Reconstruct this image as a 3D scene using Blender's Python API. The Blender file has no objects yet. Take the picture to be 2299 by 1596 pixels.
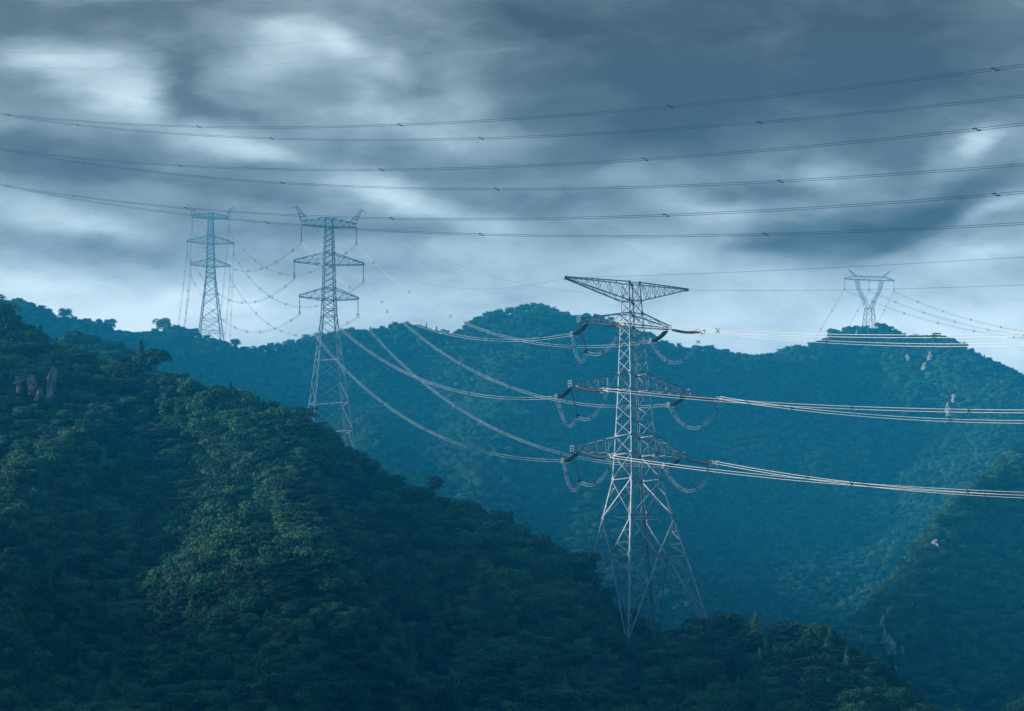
import bpy, math, random
import numpy as np
from mathutils import Matrix, Vector

rng = np.random.default_rng(7)
random.seed(7)
scene = bpy.context.scene
col = scene.collection
F, CX, YH = 5880.0, 1250.0, 1650.0        # focal length and horizon of the 2500 px wide frame


def at(px, py, Y):
    """a point of the place at distance Y along the view, from its bearing"""
    return np.array([(px - CX) / F * Y, Y, (YH - py) / F * Y])


def to_px(p):
    return CX + F * p[0] / p[1], YH - F * p[2] / p[1]


# ------------------------------------------------------------------ object helpers
def tag(o, label=None, cat=None, group=None, kind=None):
    if label: o['label'] = label
    if cat: o['category'] = cat
    if group: o['group'] = group
    if kind: o['kind'] = kind
    return o


def empty(name, loc=(0, 0, 0), label=None, cat=None, group=None):
    o = bpy.data.objects.new(name, None)
    o.empty_display_size = 1.0
    o.location = tuple(float(v) for v in loc)
    col.objects.link(o)
    return tag(o, label, cat, group)


def link_mesh(name, me, mat=None, parent=None):
    if mat is not None:
        me.materials.append(mat)
    o = bpy.data.objects.new(name, me)
    col.objects.link(o)
    if parent is not None:
        o.parent = parent
    return o


def copy_tree(o, parent=None):
    c = o.copy()
    col.objects.link(c)
    c.parent = parent
    for ch in list(o.children):
        copy_tree(ch, c)
    return c


class MB:
    """collects bars, tubes and plates and links them as one mesh object"""

    def __init__(self, warp=None, k=1.0):
        self.v, self.f, self.n, self.warp, self.k = [], [], 0, warp, k

    def add(self, verts, faces):
        verts = np.asarray(verts, float)
        self.v.append(verts)
        self.f.extend(tuple(i + self.n for i in f) for f in faces)
        self.n += len(verts)

    def bar(self, p, q, w, w2=None):
        p = np.asarray(p, float); q = np.asarray(q, float)
        if self.warp: p, q = self.warp(p), self.warp(q)
        d = q - p
        L = np.linalg.norm(d)
        if L < 1e-6: return
        d /= L
        up = np.array([0, 0, 1.0]) if abs(d[2]) < .9 else np.array([1.0, 0, 0])
        a = np.cross(d, up); a /= np.linalg.norm(a)
        b = np.cross(d, a)
        w *= self.k
        w2 = w2 and w2*self.k
        h = w * .5
        h2 = (w if w2 is None else w2) * .5
        V = [p - a*h - b*h, p + a*h - b*h, p + a*h + b*h, p - a*h + b*h,
             q - a*h2 - b*h2, q + a*h2 - b*h2, q + a*h2 + b*h2, q - a*h2 + b*h2]
        self.add(V, [(0, 1, 2, 3), (7, 6, 5, 4), (0, 4, 5, 1), (1, 5, 6, 2), (2, 6, 7, 3), (3, 7, 4, 0)])

    def angle(self, p, q, w, ix, iy):
        """an L-section leg whose flanges look towards the inside (ix, iy)"""
        t = w * .22
        p = np.asarray(p, float); q = np.asarray(q, float)
        if self.warp: p, q = self.warp(p), self.warp(q)
        prof = [(0, 0), (ix*w, 0), (ix*w, iy*t), (ix*t, iy*t), (ix*t, iy*w), (0, iy*w)]
        V = [p + np.array([x, y, 0]) for x, y in prof] + [q + np.array([x, y, 0]) for x, y in prof]
        fs = [(i, (i+1) % 6, 6 + (i+1) % 6, 6 + i) for i in range(6)] + [(0, 1, 2, 3), (0, 3, 4, 5), (9, 8, 7, 6), (11, 10, 9, 6)]
        self.add(V, fs)

    def tube(self, pts, r, sides=6, closed=False):
        pts = np.asarray(pts, float)
        n = len(pts)
        rr = np.full(n, r) if np.isscalar(r) else np.asarray(r, float)
        if closed:
            tan = np.roll(pts, -1, 0) - np.roll(pts, 1, 0)
        else:
            tan = np.gradient(pts, axis=0)
        tan /= np.linalg.norm(tan, axis=1)[:, None] + 1e-12
        up = np.array([0, 0, 1.0])
        mean = np.abs(tan).mean(0)
        if mean[2] > .85: up = np.array([1.0, 0.2, 0])
        if closed:
            c = pts.mean(0)
            nn = np.cross(pts[1] - c, pts[0] - c); nn /= np.linalg.norm(nn) + 1e-12
            up = nn
        a = np.cross(tan, up); a /= np.linalg.norm(a, axis=1)[:, None] + 1e-12
        b = np.cross(tan, a)
        ang = np.arange(sides) * 2 * math.pi / sides
        V = (pts[:, None, :] + rr[:, None, None] * (np.cos(ang)[None, :, None] * a[:, None, :] + np.sin(ang)[None, :, None] * b[:, None, :])).reshape(-1, 3)
        fs = []
        m = n if closed else n - 1
        for i in range(m):
            j = (i + 1) % n
            for k in range(sides):
                k2 = (k + 1) % sides
                fs.append((i*sides + k, i*sides + k2, j*sides + k2, j*sides + k))
        if not closed:
            fs.append(tuple(range(sides - 1, -1, -1)))
            fs.append(tuple((n-1)*sides + k for k in range(sides)))
        self.add(V, fs)

    def plate(self, c, ax, ay, sx, sy, t):
        c = np.asarray(c, float)
        if self.warp: c = self.warp(c)
        ax = np.asarray(ax, float); ay = np.asarray(ay, float)
        az = np.cross(ax, ay)
        V = [c + ax*sx*i*.5 + ay*sy*j*.5 + az*t*k*.5 for k in (-1, 1) for (i, j) in ((-1, -.6), (-.6, -1), (.6, -1), (1, -.6), (1, .6), (.6, 1), (-.6, 1), (-1, .6))]
        fs = [(i, (i+1) % 8, 8 + (i+1) % 8, 8 + i) for i in range(8)] + [tuple(range(7, -1, -1)), tuple(range(8, 16))]
        self.add(V, fs)

    def build(self, name, mat, parent=None, smooth=False):
        me = bpy.data.meshes.new(name)
        V = np.concatenate(self.v)
        me.from_pydata(V.tolist(), [], self.f)
        me.validate()
        if smooth:
            me.polygons.foreach_set('use_smooth', [True] * len(me.polygons))
        me.update()
        return link_mesh(name, me, mat, parent)


# ------------------------------------------------------------------ materials
def nmat(name):
    m = bpy.data.materials.new(name)
    m.use_nodes = True
    nt = m.node_tree
    return m, nt, nt.nodes['Principled BSDF']


def ramp(nt, fac, stops):
    r = nt.nodes.new('ShaderNodeValToRGB')
    el = r.color_ramp.elements
    while len(el) < len(stops): el.new(.5)
    for e, (p, c) in zip(el, stops):
        e.position = p
        e.color = (*c, 1)
    nt.links.new(fac, r.inputs['Fac'])
    return r


def noise(nt, scale, detail=4, rough=.55, vec=None, dist=0.0):
    n = nt.nodes.new('ShaderNodeTexNoise')
    n.inputs['Scale'].default_value = scale
    n.inputs['Detail'].default_value = detail
    n.inputs['Roughness'].default_value = rough
    n.inputs['Distortion'].default_value = dist
    if vec is not None: nt.links.new(vec, n.inputs['Vector'])
    return n


def leaf_material(name, stops, jitter=.35):
    m, nt, bs = nmat(name)
    oi = nt.nodes.new('ShaderNodeObjectInfo')
    geo = nt.nodes.new('ShaderNodeNewGeometry')
    tc = nt.nodes.new('ShaderNodeTexCoord')
    n = noise(nt, .9, 3, .6, tc.outputs['Object'])
    big = noise(nt, .03, 2, .5, geo.outputs['Position'])
    add = nt.nodes.new('ShaderNodeMath'); add.operation = 'MULTIPLY_ADD'
    nt.links.new(n.outputs['Fac'], add.inputs[0]); add.inputs[1].default_value = jitter
    nt.links.new(oi.outputs['Random'], add.inputs[2])
    a2 = nt.nodes.new('ShaderNodeMath'); a2.operation = 'MULTIPLY_ADD'
    nt.links.new(big.outputs['Fac'], a2.inputs[0]); a2.inputs[1].default_value = .9
    nt.links.new(add.outputs[0], a2.inputs[2])
    mr = nt.nodes.new('ShaderNodeMapRange')
    nt.links.new(a2.outputs[0], mr.inputs['Value'])
    mr.inputs['From Min'].default_value = .45
    mr.inputs['From Max'].default_value = 1.75
    r = ramp(nt, mr.outputs[0], stops)
    nt.links.new(r.outputs['Color'], bs.inputs['Base Color'])
    bs.inputs['Roughness'].default_value = .75
    bs.inputs['Specular IOR Level'].default_value = .15
    return m


M_LEAF = leaf_material('broadleaf_foliage', [(0, (.006, .028, .016)), (.4, (.014, .062, .030)), (.75, (.034, .112, .044)), (1, (.062, .145, .055))])
M_OLIVE = leaf_material('olive_foliage', [(0, (.016, .050, .024)), (.5, (.040, .092, .040)), (1, (.085, .128, .056))])
M_PINE = leaf_material('needle_foliage', [(0, (.007, .026, .018)), (.6, (.013, .046, .026)), (1, (.026, .070, .034))])


def simple_mat(name, c0, c1, scale, rough, metal=0.0, coord='Object'):
    m, nt, bs = nmat(name)
    tc = nt.nodes.new('ShaderNodeTexCoord')
    n = noise(nt, scale, 5, .6, tc.outputs[coord])
    r = ramp(nt, n.outputs['Fac'], [(.3, c0), (.7, c1)])
    nt.links.new(r.outputs['Color'], bs.inputs['Base Color'])
    bs.inputs['Roughness'].default_value = rough
    bs.inputs['Metallic'].default_value = metal
    if rough > .7: bs.inputs['Specular IOR Level'].default_value = .08
    return m


M_BARK = simple_mat('bark', (.06, .045, .035), (.13, .10, .08), 3, .9)
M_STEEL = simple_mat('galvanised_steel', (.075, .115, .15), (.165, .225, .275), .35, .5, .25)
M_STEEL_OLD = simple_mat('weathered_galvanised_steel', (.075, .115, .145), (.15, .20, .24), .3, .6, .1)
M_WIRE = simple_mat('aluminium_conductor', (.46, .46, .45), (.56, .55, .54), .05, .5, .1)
M_WIRE_DIM = simple_mat('dimmer_conductor', (.30, .33, .36), (.38, .41, .44), .05, .5, .1)  # darker copy of the conductor; sun glare toned down in its colour
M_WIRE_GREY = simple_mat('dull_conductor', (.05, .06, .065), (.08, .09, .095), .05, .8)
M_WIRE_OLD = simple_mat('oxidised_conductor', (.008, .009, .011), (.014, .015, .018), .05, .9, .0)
M_INS = simple_mat('dark_insulator', (.020, .017, .018), (.045, .038, .036), 2, .35)
M_FIT = simple_mat('steel_fitting', (.20, .20, .20), (.32, .31, .30), 2, .45, .3)
M_DARKFIT = simple_mat('dark_fitting', (.006, .007, .008), (.012, .013, .014), 2, .9)

# rock
M_ROCK, _nt, _bs = nmat('weathered_rock')
_tc = _nt.nodes.new('ShaderNodeTexCoord')
_mp = _nt.nodes.new('ShaderNodeMapping'); _mp.inputs['Scale'].default_value = (1, 1, .35)
_nt.links.new(_tc.outputs['Object'], _mp.inputs['Vector'])
_n = noise(_nt, .55, 8, .65, _mp.outputs['Vector'], .6)
_r = ramp(_nt, _n.outputs['Fac'], [(.34, (.025, .032, .025)), (.45, (.075, .072, .06)), (.58, (.165, .152, .13)), (.70, (.05, .05, .04))])
_nt.links.new(_r.outputs['Color'], _bs.inputs['Base Color'])
_bs.inputs['Roughness'].default_value = .9
_bp = _nt.nodes.new('ShaderNodeBump'); _bp.inputs['Strength'].default_value = .8; _bp.inputs['Distance'].default_value = .5
_nt.links.new(_n.outputs['Fac'], _bp.inputs['Height']); _nt.links.new(_bp.outputs['Normal'], _bs.inputs['Normal'])

# ground under the forest
M_GROUND, _nt, _bs = nmat('forest_floor')
_tc = _nt.nodes.new('ShaderNodeTexCoord')
_n = noise(_nt, .12, 8, .65, _tc.outputs['Object'])
_r = ramp(_nt, _n.outputs['Fac'], [(.3, (.006, .018, .010)), (.55, (.011, .030, .014)), (.75, (.020, .044, .020))])
_nt.links.new(_r.outputs['Color'], _bs.inputs['Base Color'])
_bs.inputs['Roughness'].default_value = .95
_bs.inputs['Specular IOR Level'].default_value = .03

# ------------------------------------------------------------------ terrain
class Lattice:
    def __init__(self, seed):
        self.g = np.random.default_rng(seed).random((256, 256)) * 2 - 1

    def __call__(self, x, y):
        xi = np.floor(x).astype(int); yi = np.floor(y).astype(int)
        fx = x - xi; fy = y - yi
        fx = fx*fx*fx*(fx*(fx*6 - 15) + 10); fy = fy*fy*fy*(fy*(fy*6 - 15) + 10)
        g = self.g
        a = g[xi % 256, yi % 256]; b = g[(xi+1) % 256, yi % 256]
        c = g[xi % 256, (yi+1) % 256]; d = g[(xi+1) % 256, (yi+1) % 256]
        return (a*(1-fx) + b*fx)*(1-fy) + (c*(1-fx) + d*fx)*fy


LN = [Lattice(s) for s in range(11, 17)]

# silhouettes of the crests, (bearing px, py, distance)
KNOLL = [(-420, 600, 560), (-200, 660, 545), (-60, 700, 532), (0, 728, 528), (24, 748, 526)]
FORE = [(-420, 700, 560), (-200, 740, 545), (0, 780, 526), (58, 800, 522), (105, 822, 520), (168, 834, 518), (240, 842, 516), (296, 858, 512), (345, 884, 508),
        (403, 892, 506), (440, 904, 504), (475, 930, 502), (526, 946, 498), (580, 970, 495), (667, 984, 490), (703, 1012, 487), (772, 1050, 484), (830, 1090, 481),
        (870, 1124, 479), (940, 1144, 477), (1012, 1166, 474), (1090, 1188, 471), (1155, 1220, 468), (1230, 1264, 465), (1295, 1297, 462), (1372, 1342, 460),
        (1425, 1382, 458)]
HUMP = [(1475, 1488, 453), (1545, 1526, 450), (1632, 1544, 447), (1700, 1538, 444), (1745, 1506, 441), (1806, 1502, 438),
        (1860, 1503, 435), (1915, 1520, 432), (2013, 1532, 427), (2085, 1565, 424), (2145, 1597, 420), (2212, 1634, 414), (2280, 1690, 408), (2350, 1725, 402), (2440, 1778, 396)]
FAR = [(-500, 640, 1040), (-200, 690, 1050), (10, 722, 1055), (32, 717, 1056), (70, 733, 1058), (133, 762, 1060), (186, 773, 1062), (225, 777, 1064), (267, 796, 1066), (305, 796, 1066),
       (351, 803, 1066), (386, 800, 1066), (421, 797, 1066), (484, 808, 1066), (510, 823, 1066), (558, 843, 1068), (596, 842, 1070), (642, 838, 1074), (677, 837, 1076), (702, 832, 1078),
       (754, 824, 1080), (830, 806, 1084), (856, 796, 1086), (914, 797, 1088), (960, 793, 1090), (985, 784, 1092), (1017, 788, 1094), (1038, 797, 1096), (1091, 800, 1098),
       (1123, 799, 1100), (1172, 788, 1102), (1195, 774, 1104), (1222, 752, 1106), (1256, 745, 1108), (1319, 745, 1110), (1350, 753, 1112), (1396, 755, 1114), (1442, 762, 1116),
       (1483, 773, 1118), (1560, 800, 1120), (1638, 830, 1124), (1716, 842, 1128), (1774, 855, 1130), (1800, 866, 1132), (1839, 863, 1134), (1888, 854, 1136), (1926, 844, 1138),
       (1964, 839, 1140), (1996, 828, 1142), (2024, 810, 1144), (2048, 801, 1146), (2083, 790, 1148), (2110, 796, 1150), (2138, 783, 1150), (2156, 789, 1150), (2187, 808, 1148),
       (2222, 813, 1146), (2240, 801, 1144), (2270, 801, 1142), (2292, 820, 1140), (2312, 837, 1138), (2344, 861, 1134), (2378, 867, 1130), (2413, 875, 1126), (2448, 889, 1122),
       (2476, 910, 1118), (2500, 922, 1114), (2600, 960, 1100), (2900, 1020, 1080)]
MID = [(-300, 760, 720), (-50, 770, 712), (60, 792, 706), (110, 808, 702), (150, 829, 700), (180, 815, 697), (205, 806, 694), (240, 818, 690), (266, 840, 686), (310, 880, 680), (380, 960, 668)]
RIGHT = [(2900, 910, 814), (2620, 1035, 781), (2500, 1112, 763), (2440, 1148, 752), (2380, 1200, 739), (2344, 1240, 731), (2291, 1318, 715), (2230, 1382, 701), (2180, 1440, 688), (2147, 1488, 676),
         (2120, 1530, 665), (2096, 1578, 652), (2080, 1640, 638), (2068, 1715, 623)]
SPUR2 = [(560, 1080, 800), (690, 1098, 765), (803, 1122, 742), (862, 1136, 730), (950, 1215, 700), (1050, 1340, 660)]


def crest(pts, tree):
    P = np.array([at(*p) for p in pts])
    P[:, 2] -= tree
    return P


S_FORE, S_FAR = .74, .68
FORE_P, FAR_P = crest(FORE, 3.8), crest(FAR, 2.9)


def spur(base, slope, tree, pts):
    """a spur running down the face below a crest: (px, py, how far it stands proud)"""
    bp = np.array([to_px(p)[0] for p in base])
    out = []
    for px, py, prot in pts:
        Yr = np.interp(px, bp, base[:, 1]); zr = np.interp(px, bp, base[:, 2])
        c = (YH - py) / F
        Y = (slope*Yr - zr - prot + tree) / (slope - c)
        p = at(px, py, Y); p[2] -= tree
        out.append(p)
    return np.array(out)


RIDGES = [
    (FORE_P, S_FORE, 3), (FAR_P, S_FAR, 6), (crest(HUMP, 4.2), .72, 3), (crest(KNOLL, 3.5), 1.5, 1.5), (crest(MID, 3.6), .7, 5), (crest(RIGHT, 3.6), 1.15, 3), (crest(SPUR2, 0), .62, 8),
    (spur(FORE_P, S_FORE, 3.6, [(655, 1000, 2), (640, 1080, 11), (660, 1180, 19), (720, 1300, 25), (790, 1430, 28), (850, 1600, 30), (900, 1800, 28)]), .85, 4),
    (spur(FORE_P, S_FORE, 3.6, [(230, 860, 2), (200, 950, 8), (170, 1060, 13), (130, 1200, 15), (60, 1400, 16), (0, 1700, 16)]), .78, 7),
    (spur(FORE_P, S_FORE, 3.6, [(1100, 1200, 1), (1150, 1330, 8), (1200, 1500, 11), (1210, 1720, 12)]), .78, 7),
    (spur(crest(HUMP, 4.2), S_FORE, 3.6, [(1760, 1520, 1), (1740, 1620, 5), (1700, 1750, 7)]), .78, 6),
    (spur(FORE_P, S_FORE, 3.6, [(400, 1120, 6), (380, 1250, 12), (400, 1420, 14), (420, 1650, 14)]), .8, 6),
    (spur(FAR_P, S_FAR, 3.6, [(1250, 760, 2), (1180, 860, 12), (1140, 980, 17), (1120, 1120, 18), (1110, 1350, 18)]), .72, 9),
    (spur(FAR_P, S_FAR, 3.6, [(980, 800, 2), (900, 900, 14), (860, 1050, 20)]), .72, 9),
    (spur(FAR_P, S_FAR, 3.6, [(1500, 790, 2), (1500, 930, 12), (1450, 1100, 18), (1420, 1350, 18)]), .72, 9),
    (spur(FAR_P, S_FAR, 3.6, [(2090, 810, 2), (2020, 900, 14), (1900, 1030, 20), (1820, 1200, 22), (1760, 1450, 22)]), .72, 9),
    (spur(FAR_P, S_FAR, 3.6, [(2270, 820, 2), (2260, 900, 12), (2180, 1040, 20), (2080, 1180, 24), (1980, 1350, 26)]), .72, 9),
    (spur(FAR_P, S_FAR, 3.6, [(2520, 935, 4), (2480, 1000, 16), (2420, 1090, 24), (2350, 1190, 30), (2280, 1310, 32)]), .72, 8),
    (spur(FAR_P, S_FAR, 3.6, [(300, 805, 2), (330, 870, 14), (420, 960, 22), (500, 1100, 24)]), .72, 9),
]


RIDGES += [   # unseen walls beside and behind the view, added to shade the near valley
    (np.array([(-420, 640, 92), (-345, 430, 88), (-335, 200, 135), (-320, 0, 140), (-260, -220, 120)], float), .72, 12),
    (np.array([(-260, -220, 120), (0, -250, 105), (260, -200, 125), (330, 60, 135), (345, 330, 140), (330, 560, 130)], float), .72, 12),
]


GULLIES = [   # (course of the gully, depth, half width)
    (spur(FORE_P, S_FORE, 4, [(560, 1010, 0), (480, 1110, 0), (420, 1250, 0), (380, 1420, 0), (330, 1600, 0), (300, 1800, 0)]), 11, 11),
    (spur(FORE_P, S_FORE, 4, [(770, 1120, 0), (860, 1260, 0), (940, 1400, 0), (1010, 1560, 0), (1040, 1800, 0)]), 10, 12),
    (spur(FORE_P, S_FORE, 4, [(250, 930, 0), (300, 1050, 0), (270, 1220, 0), (200, 1420, 0), (150, 1700, 0)]), 8, 8),
    (spur(FORE_P, S_FORE, 4, [(1330, 1400, 0), (1340, 1520, 0), (1350, 1740, 0)]), 7, 8),
    (spur(FAR_P, S_FAR, 4, [(1060, 850, 0), (1010, 1000, 0), (980, 1250, 0)]), 8, 24),
    (spur(FAR_P, S_FAR, 4, [(1350, 830, 0), (1330, 1000, 0), (1300, 1300, 0)]), 8, 24),
    (spur(FAR_P, S_FAR, 4, [(1700, 920, 0), (1690, 1100, 0), (1700, 1450, 0)]), 11, 26),
    (spur(FAR_P, S_FAR, 4, [(2160, 850, 0), (2090, 960, 0), (1960, 1120, 0), (1880, 1350, 0)]), 10, 22),
    (spur(FAR_P, S_FAR, 4, [(650, 880, 0), (680, 1000, 0), (720, 1150, 0)]), 13, 18),
    (spur(FAR_P, S_FAR, 4, [(2390, 930, 0), (2290, 1060, 0), (2160, 1230, 0), (2060, 1400, 0)]), 13, 16),
]


def ridge_height(X, Y, P, slope, rnd):
    out = np.full(X.shape, -1e9)
    for i in range(len(P) - 1):
        a, b = P[i], P[i+1]
        d = b[:2] - a[:2]
        L2 = d @ d + 1e-9
        t = np.clip(((X - a[0])*d[0] + (Y - a[1])*d[1]) / L2, 0, 1)
        dist = np.hypot(X - a[0] - t*d[0], Y - a[1] - t*d[1])
        z = a[2] + (b[2] - a[2])*t - slope*(np.sqrt(dist*dist + rnd*rnd) - rnd)
        np.maximum(out, z, out=out)
    return out


def terrain_h(X, Y):
    X = np.asarray(X, float); Y = np.asarray(Y, float)
    wx = X + 7*LN[0](X/38, Y/38); wy = Y + 9*LN[1](X/38 + 9, Y/38)
    far_ = np.clip((Y - 700)/150, 0, 1)
    wx = wx + 17*far_*LN[2](X/62 + 4, Y/62); wy = wy + 20*far_*LN[3](X/58 + 2, Y/70)
    h = np.full(X.shape, -1e9)
    crest_d = np.full(X.shape, -1e9)
    for k, (P, s, r) in enumerate(RIDGES):
        if k in (0, 1):
            z0 = ridge_height(X, Y, P, s, r)
            z1 = ridge_height(wx, wy, P, s, r)
            top = np.clip((np.interp(X/np.maximum(Y, 1), P[:, 0]/P[:, 1], P[:, 2]) - z0) / 14, 0, 1)
            z = z0*(1-top) + z1*top
            if k == 0:       # the crest breaks off steeply towards the front tower
                z = z - 1.7*np.maximum(0, X - (1432 - CX)/F*Y)*np.clip((Y - 425)/25, 0, 1)
        else:
            z = ridge_height(wx, wy, P, s, r)
        h = np.maximum(h, z)
    for P, amp, wid in GULLIES:
        dd = ridge_height(wx, wy, np.column_stack([P[:, :2], np.zeros(len(P))]), 1.0, .01)
        base = FAR_P if P[0, 1] > 800 else FORE_P
        zc = np.interp(X/np.maximum(Y, 1), base[:, 0]/base[:, 1], base[:, 2])
        h = h - amp*np.exp(-(dd/wid)**2)*np.clip((zc - h - 5)/26, 0, 1)
    floor = -32 + 29.5*np.exp(-(X*X + Y*Y)/110.0**2) + 1.5*LN[2](X/30, Y/30)
    k = 5.0
    m = np.maximum(h, floor)
    h = m + k*np.log(np.exp((np.maximum(h, floor-200) - m)/k) + np.exp((floor - m)/k))*(Y > 100)
    h = h - 1.2*(1 - np.exp(-np.abs(LN[3](X/17, Y/17))*3)) + 1.3*LN[4](X/13, Y/13)
    return h


xs = np.concatenate([np.linspace(-1500, -330, 24), np.arange(-324, 328, 4.0), np.linspace(336, 1500, 24)])
ys = np.concatenate([np.linspace(-300, 290, 40), np.arange(296, 1264, 4.0), np.linspace(1270, 1700, 16)])
GX, GY = np.meshgrid(xs, ys)
GZ = terrain_h(GX, GY)
nx, ny = len(xs), len(ys)
ii = np.arange(nx*ny).reshape(ny, nx)
faces = np.stack([ii[:-1, :-1], ii[:-1, 1:], ii[1:, 1:], ii[1:, :-1]], -1).reshape(-1, 4)
me = bpy.data.meshes.new('terrain')
me.from_pydata(np.stack([GX, GY, GZ], -1).reshape(-1, 3).tolist(), [], faces.tolist())
me.polygons.foreach_set('use_smooth', [True]*len(me.polygons))
terrain = link_mesh('terrain', me, M_GROUND)
tag(terrain, 'steep hills and valleys under the forest', kind='structure')


def first_hit(px, py, y0=300.0, y1=1250.0, lift=3.0):
    Y = np.arange(y0, y1, 1.0)
    X = (px - CX)/F*Y; Z = (YH - py)/F*Y
    h = terrain_h(X, Y) + lift
    k = np.argmax(h >= Z)
    if h[k] < Z[k]:
        return None
    return np.array([X[k], Y[k], Z[k]])


# ------------------------------------------------------------------ rocks
def rock_mesh(name, w, h, d, seed):
    """a cracked cliff face leaning into the slope, its back buried in it"""
    R_ = np.random.default_rng(seed)
    L = Lattice(seed); L2 = Lattice(seed + 50); L3 = Lattice(seed + 90)
    nu, nz = 17, 23
    V = []
    slant = R_.uniform(-.5, .5)
    for j in range(nz):
        t = j/(nz-1)
        z = (t - .5)*h
        half = w*.5*(.30 + .55*math.sin(math.pi*min(1, .12 + .95*t))**.7*(1 - .45*t) + .20*float(L(np.array(t*7.0), np.array(2.0))))
        half = max(half, w*.07)
        cx = w*(.08*float(L2(np.array(t*3.0 + 4), np.array(7.0))) + slant*(t - .5)*.2)
        for i in range(nu):
            u = i/(nu-1)*2 - 1
            crack = 1 - abs(float(L3(np.array(u*w*.55 + t*1.2 + 9), np.array(t*h*.16 + 3))))*2
            block = math.floor(2.2*float(L(np.array(u*2.2 + 30), np.array(t*3.5 + 11)))*2)/2
            y = -d*.30*(1 - u*u)*(.55 + .45*(1 - t)) - .22*d*crack*.5 - .16*d*block + .55*z + d*.9*abs(u)**5
            V.append((cx + u*half*(1 + .18*float(L2(np.array(u*3 + 1), np.array(t*9)))), y, z + .06*h*float(L3(np.array(u*4 + 60), np.array(t*4)))))
    n = len(V)
    V += [(x*.7, y + d*1.2 + 1.5, z*.9) for x, y, z in V]
    Fc = []
    idx = lambda i, j: j*nu + i
    for j in range(nz-1):
        for i in range(nu-1):
            q = (idx(i, j), idx(i+1, j), idx(i+1, j+1), idx(i, j+1))
            Fc.append(q); Fc.append(tuple(n + k for k in reversed(q)))
    rim = [idx(i, 0) for i in range(nu)] + [idx(nu-1, j) for j in range(1, nz)] + [idx(i, nz-1) for i in range(nu-2, -1, -1)] + [idx(0, j) for j in range(nz-2, 0, -1)]
    for k in range(len(rim)):
        a_, b_ = rim[k], rim[(k+1) % len(rim)]
        Fc.append((b_, a_, n + a_, n + b_))
    me = bpy.data.meshes.new(name)
    me.from_pydata(V, [], Fc)
    me.update()
    return me


ROCKS = [  # px, py, width px, height px, label
    (45, 945, 13, 30, 'small grey rock spike leftmost of the bare rocks on the near hillside', 1),
    (74, 940, 20, 46, 'pale ragged rock between two others on the upper near hillside', 2),
    (90, 962, 20, 32, 'low pale rock at the foot of the ragged rock on the near hillside', 3),
    (123, 936, 23, 72, 'tall pale brown rock fin standing out of the trees on the near hillside', 4),
    (28, 778, 46, 44, 'grey cliff on the dark knoll at the top of the near hillside', 5),
    (622, 1172, 26, 34, 'broken pale rock on the sunlit spur of the near hillside', 6),
    (650, 1052, 18, 12, 'small white rock near the crest below the second tower', 7),
    (2158, 1540, 16, 62, 'thin upright rock rib at the top of the right cliff', 8),
    (2172, 1574, 44, 42, 'broad streaked pale cliff at the foot of the right hillside', 9),
    (2202, 1584, 16, 20, 'small block beside the broad pale cliff', 10),
    (2177, 1493, 14, 22, 'small leaning rock above the broad pale cliff', 11),
    (2226, 1469, 10, 14, 'tiny rock highest on the dark right hillside', 12),
    (2286, 1326, 14, 16, 'lone rock in the middle of the green right hillside', 13),
    (2102, 1556, 14, 16, 'pale boulder at the forest edge left of the broad cliff', 14),
    (2184, 1630, 18, 12, 'white boulder on the skyline of the near right hump', 15),
    (2218, 872, 16, 20, 'pale bare patch of rock under the right peak', 16),
    (2272, 868, 18, 26, 'upper pale crag right of the peak with the far tower', 17),
    (2258, 894, 20, 22, 'lower pale crag right of the peak with the far tower', 18),
    (2316, 1000, 16, 44, 'tall pale crag on the hazy right spur', 19),
    (2330, 972, 14, 26, 'small crag above the tall one on the hazy right spur', 20),
    (1853, 1594, 16, 26, 'dull brown rock among the trees of the near right hump', 21),
    (2022, 820, 8, 14, 'small rock pinnacle on the ridge below the far tower', 22),
    (2092, 812, 9, 16, 'rock face just left of the far tower on the peak', 23),
]
rock_zone = []
for px, py, w, h, lab, sd in ROCKS:
    if px > 2000 and py < 1010: w, h = w*.8, h*.7
    p = first_hit(px, py + h*.3, lift=1.5)
    if p is None:
        p = first_hit(px, py + h*.5 + 14, lift=5)
    if p is None: continue
    sc = p[1]/F
    c = at(px, py, p[1] - 1.5)
    me = rock_mesh('rock_outcrop', w*sc*1.2, h*sc*1.15, max(w*sc*1.1, 3.0), 100 + sd)
    me.materials.append(M_ROCK)
    o = bpy.data.objects.new('rock_outcrop', me)
    o.location = tuple(c)
    col.objects.link(o)
    tag(o, lab, 'rock', 'bare rocks showing through the forest')
    rock_zone.append((px, py, w, h, p[1]))

# ------------------------------------------------------------------ trees
def leaf_cloud(C, N, size, r):
    """small pointed leaf sprays, one four-sided face each"""
    n = len(C)
    N = N / (np.linalg.norm(N, axis=1)[:, None] + 1e-9)
    t = r.normal(size=(n, 3))
    T = np.cross(N, t); T /= np.linalg.norm(T, axis=1)[:, None] + 1e-9
    B = np.cross(N, T)
    s = size * r.uniform(.6, 1.35, n)[:, None]
    V = np.stack([C - T*s, C - B*s*.55 + N*s*.15, C + T*s*1.1, C + B*s*.55 + N*s*.15], 1).reshape(-1, 3)
    return V, np.arange(n*4).reshape(-1, 4)


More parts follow.
